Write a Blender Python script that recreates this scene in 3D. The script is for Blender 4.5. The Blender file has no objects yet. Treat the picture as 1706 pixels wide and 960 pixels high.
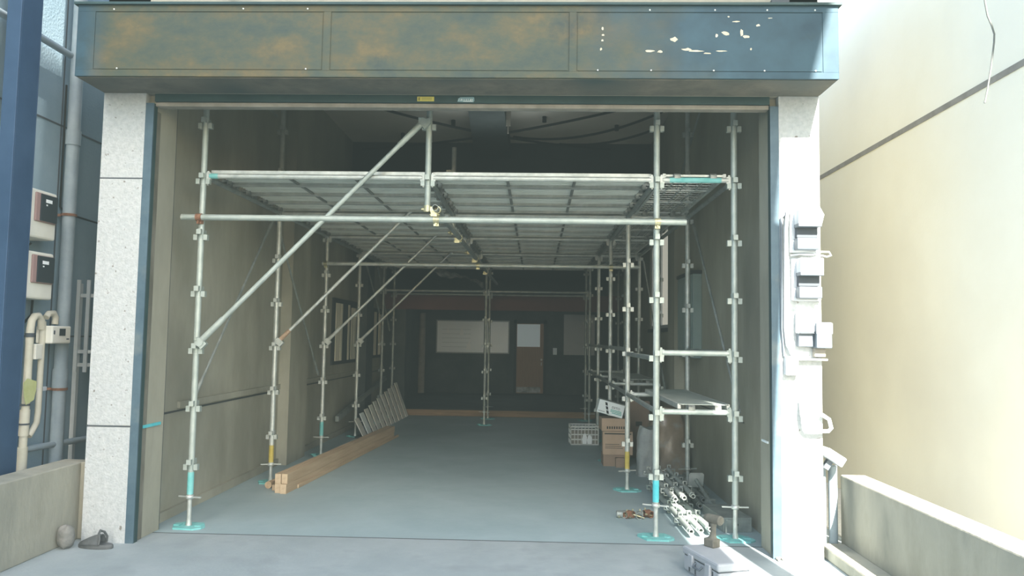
import bpy, math, random
from mathutils import Vector, Matrix
random.seed(7)
D = bpy.data; COL = bpy.context.scene.collection
PI = math.pi
def R(a): return math.radians(a)

# ---------------------------------------------------------------- materials
def newmat(name):
    m = D.materials.new(name); m.use_nodes = True
    nt = m.node_tree; b = nt.nodes['Principled BSDF']
    return m, nt, b
def mat(name, c1, c2=None, scale=3.0, rough=0.7, metal=0.0, bump=0.0, bscale=60.0, c3=None, s3=1.2, lo=.35, hi=.65, stretch=(1,1,1), lo3=.5, hi3=.72, spec=.3):
    m, nt, b = newmat(name); N = nt.nodes; L = nt.links
    b.inputs['Roughness'].default_value = rough; b.inputs['Metallic'].default_value = metal
    b.inputs['Specular IOR Level'].default_value = spec
    c = lambda v: (v[0], v[1], v[2], 1)
    tc = N.new('ShaderNodeTexCoord'); mp = N.new('ShaderNodeMapping'); mp.inputs['Scale'].default_value = stretch
    L.new(tc.outputs['Object'], mp.inputs['Vector'])
    if c2 is None:
        b.inputs['Base Color'].default_value = c(c1)
    else:
        n = N.new('ShaderNodeTexNoise'); n.inputs['Scale'].default_value = scale; n.inputs['Detail'].default_value = 6; n.inputs['Roughness'].default_value = .62
        L.new(mp.outputs[0], n.inputs['Vector'])
        r = N.new('ShaderNodeValToRGB'); r.color_ramp.elements[0].position = lo; r.color_ramp.elements[1].position = hi
        r.color_ramp.elements[0].color = c(c1); r.color_ramp.elements[1].color = c(c2)
        L.new(n.outputs['Fac'], r.inputs['Fac']); out = r.outputs['Color']
        if c3 is not None:
            n3 = N.new('ShaderNodeTexNoise'); n3.inputs['Scale'].default_value = s3; n3.inputs['Detail'].default_value = 5
            L.new(mp.outputs[0], n3.inputs['Vector'])
            r3 = N.new('ShaderNodeValToRGB'); r3.color_ramp.elements[0].position = lo3; r3.color_ramp.elements[1].position = hi3
            L.new(n3.outputs['Fac'], r3.inputs['Fac'])
            mx = N.new('ShaderNodeMix'); mx.data_type = 'RGBA'; L.new(r3.outputs['Color'], mx.inputs[0]); L.new(out, mx.inputs[6]); mx.inputs[7].default_value = c(c3)
            out = mx.outputs[2]
        L.new(out, b.inputs['Base Color'])
    if bump > 0:
        nb = N.new('ShaderNodeTexNoise'); nb.inputs['Scale'].default_value = bscale; nb.inputs['Detail'].default_value = 4
        L.new(mp.outputs[0], nb.inputs['Vector'])
        bp = N.new('ShaderNodeBump'); bp.inputs['Strength'].default_value = bump; bp.inputs['Distance'].default_value = .01
        L.new(nb.outputs['Fac'], bp.inputs['Height']); L.new(bp.outputs[0], b.inputs['Normal'])
    return m

MT = {}
MT['floor'] = mat('floor_concrete', (.27,.355,.37), (.34,.425,.44), 1.3, .55, bump=.15, bscale=25, c3=(.235,.305,.315), s3=.6, spec=.35)
MT['ground'] = mat('apron_concrete', (.27,.315,.32), (.335,.375,.38), 1.6, .7, bump=.2, bscale=40, c3=(.235,.27,.275), s3=3, lo3=.52, hi3=.8)
MT['gap'] = mat('joint_dirt', (.05,.055,.055))
MT['wall_in'] = mat('wall_concrete', (.27,.262,.205), (.38,.368,.295), 1.6, .85, bump=.25, bscale=18, c3=(.19,.187,.15), s3=.9, stretch=(1,1,.45))
MT['stain'] = mat('brown_stain', (.09,.085,.065), (.20,.19,.155), 5, .85, stretch=(1,1,.4))
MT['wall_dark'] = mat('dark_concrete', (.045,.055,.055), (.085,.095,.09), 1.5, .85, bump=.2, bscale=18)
MT['ceil'] = mat('ceiling_panel', (.74,.70,.62), (.82,.78,.70), 2, .9, bump=.1)
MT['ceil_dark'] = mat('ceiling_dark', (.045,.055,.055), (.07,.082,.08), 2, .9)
MT['redbrown'] = mat('redbrown_beam', (.13,.06,.056), (.16,.075,.068), 2, .8)
MT['stucco'] = mat('white_stucco', (.39,.41,.405), (.48,.50,.49), 30, .9, bump=.5, bscale=60, c3=(.20,.185,.16), s3=22, lo3=.64, hi3=.70)
MT['blue_guide'] = mat('blue_guide_paint', (.055,.095,.125), (.085,.135,.165), 4, .5, metal=.0, c3=(.20,.22,.20), s3=2.5, lo3=.55)
MT['teal_dark'] = mat('dark_teal_paint', (.018,.045,.047), (.03,.065,.065), 5, .5)
MT['soffit'] = mat('grimy_soffit', (.10,.10,.085), (.17,.155,.125), 6, .8, c3=(.05,.075,.075), s3=1.5)
MT['lip'] = mat('beige_lip', (.22,.20,.165), (.30,.275,.23), 8, .6)
MT['galv'] = mat('galvanised_steel', (.40,.43,.40), (.58,.61,.57), 9, .45, metal=.4, bump=.05, bscale=80, spec=.5)
MT['galv_light'] = mat('pale_galvanised_steel', (.30,.35,.32), (.42,.47,.43), 7, .5, metal=.3, spec=.5)
MT['galv_dull'] = mat('dull_galvanised_steel', (.22,.25,.235), (.36,.39,.365), 8, .5, metal=.5)
MT['deck'] = mat('deck_steel', (.55,.58,.52), (.72,.75,.68), 6, .5, metal=.25, stretch=(.6,4,1))
MT['deckrib'] = mat('deck_rib', (.20,.21,.19), (.27,.28,.26), 8, .6, metal=.3)
MT['hook'] = mat('hook_steel', (.12,.13,.12), (.34,.36,.33), 25, .5, metal=.5)
MT['teal'] = mat('teal_paint', (.13,.42,.40), (.22,.52,.50), 12, .6)
MT['cyan'] = mat('cyan_paint', (.06,.45,.50), (.12,.52,.56), 12, .6)
MT['yellowp'] = mat('yellow_paint', (.42,.33,.06), (.52,.42,.12), 12, .6)
MT['rust'] = mat('rusty_steel', (.17,.075,.04), (.30,.17,.11), 30, .8, metal=.2)
MT['rust_pale'] = mat('pale_rusty_sleeve', (.38,.24,.15), (.48,.36,.25), 30, .7, metal=.2)
MT['brass'] = mat('zinc_yellow_steel', (.40,.38,.22), (.58,.56,.38), 30, .35, metal=.6)
MT['timber'] = mat('pine_timber', (.40,.29,.18), (.50,.38,.25), 4, .7, stretch=(6,.4,6))
MT['timber_end'] = mat('pine_end_grain', (.42,.32,.21), (.52,.41,.28), 30, .8)
MT['oldwood'] = mat('weathered_board', (.62,.61,.53), (.78,.77,.69), 5, .8, stretch=(3,3,.5), c3=(.42,.35,.28), s3=5, lo3=.58)
MT['sill'] = mat('sill_timber', (.22,.14,.08), (.32,.21,.12), 4, .7, stretch=(.4,5,5))
MT['card'] = mat('cardboard', (.40,.29,.20), (.46,.34,.245), 5, .85)
MT['card_dark'] = mat('cardboard_shade', (.27,.195,.14), (.31,.225,.165), 5, .85)
MT['white_box'] = mat('white_carton', (.75,.81,.79), (.82,.87,.85), 6, .6)
MT['black'] = mat('black_print', (.015,.018,.02))
MT['ink'] = mat('brown_ink', (.05,.045,.035))
MT['greenprint'] = mat('green_print', (.10,.42,.35))
MT['crate'] = mat('pale_crate_plastic', (.62,.64,.60), (.72,.74,.69), 9, .6)
MT['sack'] = mat('grey_sack', (.26,.28,.275), (.38,.40,.39), 7, .45, bump=.7, bscale=14)
MT['wrap'] = mat('plastic_wrapped_board', (.24,.18,.13), (.36,.28,.20), 5, .3, bump=.8, bscale=9, c3=(.33,.33,.30), s3=6, lo3=.58, spec=.7)
MT['wb'] = mat('whiteboard', (.85,.9,.9), (.88,.93,.93), 2, .35)
MT['wbframe'] = mat('board_frame', (.35,.38,.38))
MT['paper'] = mat('torn_paper', (.9,.92,.9))
MT['door'] = mat('brown_door', (.27,.17,.11), (.32,.20,.13), 6, .6, stretch=(5,5,.5))
MT['pane'] = mat('frosted_pane', (.55,.63,.66), (.70,.78,.80), 2, .3)
MT['greywall'] = mat('pale_grey_panel', (.40,.41,.41), (.46,.47,.46), 2, .8)
MT['frame_dark'] = mat('dark_frame', (.035,.04,.04))
MT['curtain'] = mat('beige_curtain', (.60,.57,.45), (.75,.72,.60), 14, .8, stretch=(1,4,.3))
MT['cab'] = mat('greygreen_cabinet', (.20,.26,.24), (.24,.30,.28), 4, .6)
MT['cable_grey'] = mat('grey_cable', (.13,.135,.12))
MT['wire'] = mat('black_cable', (.012,.014,.014))
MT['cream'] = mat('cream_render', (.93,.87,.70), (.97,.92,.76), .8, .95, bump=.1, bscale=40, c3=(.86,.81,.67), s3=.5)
MT['parapet'] = mat('garden_wall_concrete', (.27,.26,.205), (.36,.345,.28), 3, .9, bump=.5, bscale=30, c3=(.19,.19,.155), s3=3, stretch=(1,1,.5))
MT['bluewall'] = mat('blue_grey_render', (.22,.31,.36), (.27,.36,.41), 2, .95, bump=.25, bscale=50, spec=.1)
MT['navy'] = mat('navy_column_paint', (.022,.055,.11), (.035,.075,.14), 3, .5)
MT['ivory'] = mat('ivory_plastic', (.72,.70,.60), (.78,.76,.66), 5, .5)
MT['cream_pipe'] = mat('cream_pipe', (.52,.49,.38), (.60,.56,.45), 8, .6)
MT['smoke'] = mat('smoked_window', (.035,.045,.05), None, rough=.15, spec=.6)
MT['pinkframe'] = mat('pinkish_meter_edge', (.34,.22,.20))
MT['greypipe'] = mat('grey_pipe', (.25,.31,.34), (.33,.39,.42), 5, .5)
MT['fence'] = mat('grey_fence', (.42,.46,.46), (.48,.52,.52), 5, .6)
MT['tag'] = mat('yellow_green_tag', (.50,.52,.22), (.58,.60,.30), 12, .8)
MT['rubber'] = mat('grey_sandal_rubber', (.075,.08,.08), (.11,.115,.115), 12, .75)
MT['stone'] = mat('rough_stone', (.14,.14,.125), (.26,.25,.225), 12, .85, bump=.6, bscale=20)
MT['white_pl'] = mat('white_plastic', (.50,.53,.55), (.55,.58,.59), 5, .45)
MT['tool_white'] = mat('toolbox_white', (.34,.36,.38), (.38,.40,.42), 5, .5)
MT['grey_pl'] = mat('grey_plastic', (.10,.12,.14), (.12,.145,.165), 5, .45)
MT['dark_pl'] = mat('dark_grey_plastic', (.07,.08,.09))
MT['drill'] = mat('mottled_drill_housing', (.11,.105,.085), (.17,.16,.13), 14, .7)  # brown-grey housing tone with random mottling
MT['ysticker'] = mat('yellow_sticker', (.60,.55,.13))
MT['yink'] = mat('yellow_sticker_print', (.26,.24,.06))
MT['bsticker'] = mat('pale_blue_sticker', (.22,.36,.40))
MT['screw'] = mat('screw_head', (.75,.76,.72), None, rough=.4, metal=.3)
MT['sheet'] = mat('crumpled_plastic_sheet', (.09,.10,.10), (.30,.32,.32), 9, .35, bump=.8, bscale=12, spec=.6)
MT['sun_mask'] = mat('facing_building', (.78,.78,.78), (.84,.84,.83), .6, .9)  # pale tone lets the unseen slab bounce light into the garage
MT['flake'] = mat('peeled_primer', (.50,.45,.32), (.58,.54,.42), 30, .9)

def glow(name, base, col, st):
    m, nt, b = newmat(name); b.inputs['Base Color'].default_value = (*base,1); b.inputs['Emission Color'].default_value = (*col,1); b.inputs['Emission Strength'].default_value = st
    return m
MT['daypane'] = glow('daylit_pane',(.6,.58,.48),(.95,.92,.78),.22)
MT['doorpane'] = glow('daylit_door_pane',(.6,.68,.7),(.75,.9,.95),.05)
def fascia_mat():   # weathered brown-green sheet turning to bare blue paint on the right
    m, nt, b = newmat('weathered_fascia_paint'); N = nt.nodes; L = nt.links
    b.inputs['Roughness'].default_value = .6; b.inputs['Specular IOR Level'].default_value = .3
    g = N.new('ShaderNodeNewGeometry'); sp = N.new('ShaderNodeSeparateXYZ'); L.new(g.outputs['Position'], sp.inputs[0])
    mp = N.new('ShaderNodeMapping'); mp.inputs['Scale'].default_value = (1,1,1.6); L.new(g.outputs['Position'], mp.inputs[0])
    n1 = N.new('ShaderNodeTexNoise'); n1.inputs['Scale'].default_value = 3.2; n1.inputs['Detail'].default_value = 8; n1.inputs['Roughness'].default_value = .68; L.new(mp.outputs[0], n1.inputs['Vector'])
    r1 = N.new('ShaderNodeValToRGB'); e = r1.color_ramp.elements
    e[0].position = .30; e[0].color = (.030,.050,.045,1); e[1].position = .70; e[1].color = (.125,.095,.04,1)
    k = e.new(.46); k.color = (.055,.066,.045,1); k = e.new(.58); k.color = (.085,.076,.04,1)
    L.new(n1.outputs['Fac'], r1.inputs['Fac'])
    n2 = N.new('ShaderNodeTexNoise'); n2.inputs['Scale'].default_value = 2.0; n2.inputs['Detail'].default_value = 7; L.new(g.outputs['Position'], n2.inputs['Vector'])
    # x + noise -> blue mask, strong to the right of x = 1.4 and at the extreme left edge
    ma = N.new('ShaderNodeMath'); ma.operation = 'MULTIPLY_ADD'; ma.inputs[1].default_value = 2.2; L.new(n2.outputs['Fac'], ma.inputs[0]); L.new(sp.outputs['X'], ma.inputs[2])
    mr = N.new('ShaderNodeMapRange'); mr.inputs['From Min'].default_value = 2.15; mr.inputs['From Max'].default_value = 3.1; L.new(ma.outputs[0], mr.inputs['Value'])
    ml = N.new('ShaderNodeMapRange'); ml.inputs['From Min'].default_value = -2.12; ml.inputs['From Max'].default_value = -2.3; L.new(sp.outputs['X'], ml.inputs['Value'])
    mxm = N.new('ShaderNodeMath'); mxm.operation = 'MAXIMUM'; L.new(mr.outputs[0], mxm.inputs[0]); L.new(ml.outputs[0], mxm.inputs[1])
    n3 = N.new('ShaderNodeTexNoise'); n3.inputs['Scale'].default_value = 5; n3.inputs['Detail'].default_value = 6; L.new(g.outputs['Position'], n3.inputs['Vector'])
    r3 = N.new('ShaderNodeValToRGB'); e = r3.color_ramp.elements; e[0].position = .3; e[0].color = (.016,.043,.062,1); e[1].position = .7; e[1].color = (.032,.075,.10,1)
    L.new(n3.outputs['Fac'], r3.inputs['Fac'])
    mx = N.new('ShaderNodeMix'); mx.data_type = 'RGBA'; L.new(mxm.outputs[0], mx.inputs[0]); L.new(r1.outputs['Color'], mx.inputs[6]); L.new(r3.outputs['Color'], mx.inputs[7])
    # dark smears
    n4 = N.new('ShaderNodeTexNoise'); n4.inputs['Scale'].default_value = 1.7; n4.inputs['Detail'].default_value = 9; n4.inputs['Roughness'].default_value = .7; L.new(g.outputs['Position'], n4.inputs['Vector'])
    r4 = N.new('ShaderNodeValToRGB'); e = r4.color_ramp.elements; e[0].position = .56; e[0].color = (0,0,0,1); e[1].position = .68; e[1].color = (.7,.7,.7,1)
    L.new(n4.outputs['Fac'], r4.inputs['Fac'])
    m2 = N.new('ShaderNodeMix'); m2.data_type = 'RGBA'; L.new(r4.outputs['Color'], m2.inputs[0]); L.new(mx.outputs[2], m2.inputs[6]); m2.inputs[7].default_value = (.018,.036,.040,1)
    L.new(m2.outputs[2], b.inputs['Base Color'])
    return m
MT['fascia'] = fascia_mat()

# ---------------------------------------------------------------- mesh builder
class MB:
    def __init__(s): s.v = []; s.f = []; s.sm = []
    def add(s, vs, fs, sm=False):
        o = len(s.v); s.v += [tuple(x) for x in vs]
        for f in fs: s.f.append(tuple(i+o for i in f)); s.sm.append(sm)
        return s
    def box(s, x0, x1, y0, y1, z0, z1, M=None):
        vs = [Vector((x,y,z)) for z in (z0,z1) for y in (y0,y1) for x in (x0,x1)]
        if M is not None: vs = [M @ q for q in vs]
        return s.add(vs, [(0,2,3,1),(4,5,7,6),(0,1,5,4),(2,6,7,3),(0,4,6,2),(1,3,7,5)])
    def frame(s, p0, p1, up=(0,0,1)):
        d = (Vector(p1)-Vector(p0)).normalized()
        u = Vector(up) if abs(d.dot(Vector(up))) < .98 else Vector((1,0,0))
        a = d.cross(u).normalized(); b = a.cross(d).normalized()
        return d, a, b
    def bar(s, p0, p1, w, h, up=(0,0,1)):      # rectangular bar between two points
        p0 = Vector(p0); p1 = Vector(p1); d, a, b = s.frame(p0, p1, up)
        vs = [p + a*i*w/2 + b*j*h/2 for p in (p0,p1) for (i,j) in ((-1,-1),(1,-1),(1,1),(-1,1))]
        return s.add(vs, [(3,2,1,0),(4,5,6,7),(0,1,5,4),(1,2,6,5),(2,3,7,6),(3,0,4,7)])
    def tube(s, p0, p1, r, r1=None, n=14, caps=True, hollow=0.0):
        p0 = Vector(p0); p1 = Vector(p1); r1 = r if r1 is None else r1; d, a, b = s.frame(p0, p1)
        ring = lambda p, rr: [p + (a*math.cos(2*PI*i/n) + b*math.sin(2*PI*i/n))*rr for i in range(n)]
        s.add(ring(p0,r)+ring(p1,r1), [(i,(i+1)%n,n+(i+1)%n,n+i) for i in range(n)], True)
        if hollow > 0:
            s.add(ring(p0,r)+ring(p0,r*hollow)+ring(p0+d*min(.15,(p1-p0).length*.4),r*hollow), [(i,n+i,n+(i+1)%n,(i+1)%n) for i in range(n)]+[(n+i,2*n+i,2*n+(i+1)%n,n+(i+1)%n) for i in range(n)])
            s.add(ring(p1,r1)+ring(p1,r1*hollow)+ring(p1-d*min(.15,(p1-p0).length*.4),r1*hollow), [((i+1)%n,n+(i+1)%n,n+i,i) for i in range(n)]+[(n+(i+1)%n,2*n+(i+1)%n,2*n+i,n+i) for i in range(n)])
        elif caps:
            s.add(ring(p0,r), [tuple(range(n))[::-1]]); s.add(ring(p1,r1), [tuple(range(n))])
        return s
    def path(s, pts, r, n=8):
        pts = [Vector(p) for p in pts]
        prev = None; rings = []
        for i, p in enumerate(pts):
            d = (pts[min(i+1,len(pts)-1)] - pts[max(i-1,0)]).normalized()
            if prev is None:
                u = Vector((0,0,1)) if abs(d.z) < .9 else Vector((1,0,0)); a = d.cross(u).normalized()
            else:
                a = (prev - d*prev.dot(d)).normalized()
            prev = a; b = a.cross(d)
            rings.append([p + (a*math.cos(2*PI*k/n) + b*math.sin(2*PI*k/n))*r for k in range(n)])
        vs = [q for g in rings for q in g]; fs = []
        for i in range(len(pts)-1):
            for k in range(n): fs.append((i*n+k, i*n+(k+1)%n, (i+1)*n+(k+1)%n, (i+1)*n+k))
        s.add(vs, fs, True); s.add(rings[0], [tuple(range(n))[::-1]]); s.add(rings[-1], [tuple(range(n))])
        return s
    def prism(s, poly, axis, a0, a1):          # polygon extruded along an axis
        f = {'x': lambda p, t: (t,p[0],p[1]), 'y': lambda p, t: (p[0],t,p[1]), 'z': lambda p, t: (p[0],p[1],t)}[axis]
        n = len(poly); vs = [f(p,a0) for p in poly] + [f(p,a1) for p in poly]
        return s.add(vs, [tuple(range(n))[::-1], tuple(range(n,2*n))] + [(i,(i+1)%n,n+(i+1)%n,n+i) for i in range(n)])
    def lathe(s, prof, n=20, c=(0,0,0)):
        vs = [(c[0]+r*math.cos(2*PI*i/n), c[1]+r*math.sin(2*PI*i/n), c[2]+z) for r,z in prof for i in range(n)]
        return s.add(vs, [(j*n+i, j*n+(i+1)%n, (j+1)*n+(i+1)%n, (j+1)*n+i) for j in range(len(prof)-1) for i in range(n)], True)
    def mesh(s, name, m):
        me = D.meshes.new(name); me.from_pydata(s.v, [], s.f)
        me.polygons.foreach_set('use_smooth', s.sm); me.materials.append(m); me.update()
        return me
    def obj(s, name, m, parent=None, loc=None, bevel=0.0, fix=True):
        if isinstance(m, str): m = MT[m]
        me = s.mesh(name, m)
        if fix:
            import bmesh
            bm = bmesh.new(); bm.from_mesh(me); bmesh.ops.recalc_face_normals(bm, faces=bm.faces); bm.to_mesh(me); bm.free()
        return link(name, me, parent, loc, bevel)
def link(name, me, parent=None, loc=None, bevel=0.0, rot=None):
    o = D.objects.new(name, me); COL.objects.link(o)
    if parent is not None: o.parent = parent
    if loc is not None: o.location = loc
    if rot is not None: o.rotation_euler = rot
    if bevel > 0:
        b = o.modifiers.new('bevel','BEVEL'); b.width = bevel; b.segments = 2; b.limit_method = 'ANGLE'
    return o
def tag(o, label, cat, group=None, kind=None):
    o['label'] = label; o['category'] = cat
    if group: o['group'] = group
    if kind: o['kind'] = kind
    return o
def thing(name, label, cat, loc=(0,0,0), rot=(0,0,0), group=None):
    o = D.objects.new(name, None); COL.objects.link(o); o.location = loc; o.rotation_euler = rot
    o.empty_display_size = .05
    return tag(o, label, cat, group)
def struct(o, label=None, cat=None):
    o['kind'] = 'structure'
    if label: o['label'] = label
    if cat: o['category'] = cat
    return o
def centred(mb):                                # put the origin at the base centre of the mesh
    xs = [q[0] for q in mb.v]; ys = [q[1] for q in mb.v]; zs = [q[2] for q in mb.v]
    c = ((min(xs)+max(xs))/2, (min(ys)+max(ys))/2, min(zs))
    mb.v = [(q[0]-c[0], q[1]-c[1], q[2]-c[2]) for q in mb.v]
    return c
def single(name, mb, m, label, cat, group=None, bevel=0.0):
    c = centred(mb); return tag(mb.obj(name, m, None, c, bevel), label, cat, group)
def text(name, body, size, m, parent, loc, rot, ext=.0005):
    cu = D.curves.new(name, 'FONT'); cu.body = body; cu.size = size; cu.extrude = ext; cu.align_x = 'CENTER'; cu.align_y = 'CENTER'
    cu.materials.append(MT[m]); o = D.objects.new(name, cu); COL.objects.link(o)
    bpy.context.view_layer.update(); me = D.meshes.new_from_object(o); D.objects.remove(o)
    return link(name, me, parent, loc, rot=rot)

# ---------------------------------------------------------------- the setting
XL, XR = -2.10, 2.66                 # inner side walls
def S(name, mb, m, label, cat, bevel=0): return struct(mb.obj(name, m, None, None, bevel), label, cat)
S('floor', MB().box(-2.35,2.9,-.185,8.6,-.15,0), 'floor', 'smooth blue-grey concrete floor inside the garage', 'floor')
S('floor_apron', MB().box(-4.5,4.6,-8,-.197,-.15,0), 'ground', 'pale concrete apron in front of the garage opening', 'ground')
S('floor_joint', MB().box(-2.1,2.66,-.199,-.186,-.15,.0012), 'gap', 'thin dark joint line across the floor at the opening', 'floor')
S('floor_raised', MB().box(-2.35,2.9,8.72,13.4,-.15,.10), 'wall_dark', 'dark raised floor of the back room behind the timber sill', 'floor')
S('wall_left', MB().box(-2.345,XL,-.1,13.4,0,4.8).box(-2.345,-1.985,-.44,-.1,0,4.8), 'wall_in', 'stained grey-beige concrete wall on the left inside the garage', 'wall')
# right wall with a window hole
wx = MB(); y0,y1,z0,z1 = 4.3,6.05,1.67,3.1
wx.box(XR,2.875,-.17,y0,0,4.8).box(XR,2.875,y1,13.4,0,4.8).box(XR,2.875,y0,y1,0,z0).box(XR,2.875,y0,y1,z1,4.8).box(2.545,2.875,-.44,-.17,0,4.8)
S('wall_right', wx, 'wall_in', 'stained grey-beige concrete wall on the right inside the garage', 'wall')
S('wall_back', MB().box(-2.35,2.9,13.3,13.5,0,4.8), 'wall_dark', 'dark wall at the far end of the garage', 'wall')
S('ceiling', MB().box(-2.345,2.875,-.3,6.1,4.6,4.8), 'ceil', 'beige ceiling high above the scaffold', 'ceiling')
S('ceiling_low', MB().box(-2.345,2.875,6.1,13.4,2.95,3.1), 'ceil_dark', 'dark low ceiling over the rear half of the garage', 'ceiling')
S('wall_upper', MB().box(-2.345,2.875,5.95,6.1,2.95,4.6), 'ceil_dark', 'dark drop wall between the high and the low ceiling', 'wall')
S('trim_beam_long', MB().prism([(.17,-1),(.43,-1),(.40,6),(-.12,6)][:0] or [(.16,-.3),(.44,-.3),(.43,5.95),(-.14,5.95)],'z',4.36,4.6), 'ceil_dark', 'dark beam running along the middle of the high ceiling', 'beam')
S('trim_beam_back', MB().box(XL,XR,8.7,8.9,2.03,2.34), 'redbrown', 'dark reddish-brown beam across the far opening', 'beam')
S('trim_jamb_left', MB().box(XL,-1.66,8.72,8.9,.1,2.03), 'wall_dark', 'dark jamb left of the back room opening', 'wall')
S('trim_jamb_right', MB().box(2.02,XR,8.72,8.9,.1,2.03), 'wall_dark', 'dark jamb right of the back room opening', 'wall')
S('trim_ledge_left', MB().box(XL-.01,XL+.025,.35,13.0,.875,.93), 'wall_in', 'narrow projecting ledge along the left wall', 'trim')
S('trim_groove_left', MB().box(XL-.01,XL+.004,-.09,13.0,.845,.86), 'gap', 'thin dark groove along the left wall', 'trim')
S('trim_groove_right', MB().box(XR-.004,XR+.01,-.16,13.0,.80,.812), 'gap', 'thin dark groove along the right wall', 'trim')
S('baseboard_left', MB().box(XL-.01,XL+.03,-.09,8.6,0,.075), 'wall_in', 'low rough concrete kerb at the foot of the left wall', 'trim')
S('trim_pilaster_left', MB().box(XL-.01,-1.975,2.82,3.5,0,4.6), 'wall_in', 'shallow concrete pilaster on the left wall behind the second post', 'wall')
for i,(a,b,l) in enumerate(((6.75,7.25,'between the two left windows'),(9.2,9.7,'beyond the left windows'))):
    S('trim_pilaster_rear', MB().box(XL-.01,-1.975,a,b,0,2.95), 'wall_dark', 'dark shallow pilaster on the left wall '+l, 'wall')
S('trim_pilaster_right', MB().box(2.54,XR+.01,3.3,3.75,0,4.6), 'wall_in', 'shallow concrete pilaster on the right wall near the window', 'wall')
# raised plaster patch near the right jamb
pp = [(-.165,0),(-.165,1.86),(.0,1.86),(.18,1.80),(.42,1.72),(.55,1.60),(.62,1.35),(.64,.9),(.62,0)]
S('trim_plaster_patch', MB().prism(pp,'x',XR-.014,XR+.01), 'wall_in', 'smooth pale plaster patch on the right wall beside the opening', 'trim')
# tape marks
single('tape_strip', MB().box(-1.9845,-1.975,-.42,-.16,.800,.822), 'cyan', 'short teal tape strip on the left concrete jamb', 'tape')
single('tape_strip', MB().box(2.535,2.5455,-.36,-.22,.772,.786), 'white_box', 'short white tape strip on the right concrete jamb', 'tape')

S('trim_jamb_stain', MB().box(-1.9852,-1.983,-.438,-.36,0,3.15), 'stain', 'dark brown stained strip on the left jamb beside the guide rail', 'trim')
S('trim_jamb_seam', MB().box(-2.0,-1.984,-.104,-.098,0,4), 'gap', 'dark vertical seam at the inner edge of the left jamb', 'trim')
# pillars, wall above
for nm,x0,x1,l in (('pillar',-2.345,-2.03,'white rough stucco pillar left of the garage opening'),('pillar',2.59,2.875,'sunlit white stucco pillar right of the garage opening')):
    zc = .82 if x0 < 0 else None
    m = MB()
    if zc:
        m.box(x0,x1,-.5,-.1,0,.815).box(x0+.006,x1-.006,-.494,-.1,.815,.83).box(x0,x1,-.5,-.1,.83,2.62).box(x0+.006,x1-.006,-.494,-.1,2.62,2.63).box(x0,x1,-.5,-.1,2.63,4.2)
    else: m.box(x0,x1,-.5,-.17,0,4.2)
    S('wall_'+nm, m, 'stucco', l, 'pillar')
S('wall_front', MB().box(-2.345,2.875,-.5,-.3,3.262,5.0), 'parapet', 'grey facade wall above the long sign box', 'wall')
for z in (.822,2.625): S('trim_pillar_joint', MB().box(-2.3465,-2.0285,-.5015,-.3,z-.004,z+.004), 'dark_pl', 'thin horizontal joint across the left stucco pillar at %s height'%('knee' if z<1 else 'upper'), 'trim')
# shutter guides and slot
for x0,x1,l in ((-2.03,-1.97,'left'),(2.53,2.59,'right')):
    t = thing('shutter_guide_rail', 'tall blue painted shutter guide rail on the inner side of the %s pillar'%l, 'guide rail', ((x0+x1)/2,-.47,0))
    w = (x1-x0)/2
    MB().box(-w,w,-.028,-.015,0,3.19).obj('front_plate','blue_guide',t)
    MB().box(-w,-w+.012,-.015,.03,0,3.19).box(w-.012,w,-.015,.03,0,3.19).obj('channel','teal_dark',t)
t = thing('roller_shutter', 'rolled-up shutter slot with dark teal lintel and beige bottom bar over the opening', 'shutter', (.28,-.4,3.18))
MB().box(-2.25,2.25,-.09,.09,.025,.082).obj('lintel','teal_dark',t,bevel=.003)
MB().box(-2.25,2.25,-.075,.0,-.008,.024).obj('bottom_bar','lip',t,bevel=.006)
MB().box(-2.2,2.2,-.02,.02,-.002,.14).obj('slat_curtain','galv_dull',t)
# stickers on the lintel
t = thing('warning_sticker','small yellow rectangular sticker on the dark teal lintel','sticker',(.042,-.4915,3.232))
MB().box(-.062,.062,-.0012,.0012,-.017,.017).obj('backing','ysticker',t)
p = MB().box(-.056,-.040,-.002,0,-.012,.012)
for k in range(3): p.box(-.030,.045,-.002,0,-.010+k*.008,-.007+k*.008)
p.obj('print','yink',t)
t = thing('maker_sticker','small pale blue and white rounded sticker on the lintel right of the yellow one','sticker',(.337,-.4915,3.229))
MB().prism([(-.062,-.016),(-.02,-.018),(.055,-.019),(.062,-.008),(.060,.016),(.05,.019),(-.04,.017),(-.056,.008)],'y',-.0012,.0012).obj('backing','bsticker',t)
p = MB()
for k,(w,h) in enumerate(((.004,.014),(.009,.014),(.005,.014),(.005,.012),(.006,.014),(.004,.014),(.010,.013),(.008,.013))):
    x = -.052+k*.0135; p.prism([(x,-.009),(x+w*.5,-.009),(x+w,h-.009),(x+w*.5,h-.009)],'y',-.0022,-.001)
p.box(-.02,.05,-.0022,-.001,-.015,-.012).obj('lettering','paper',t)

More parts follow.
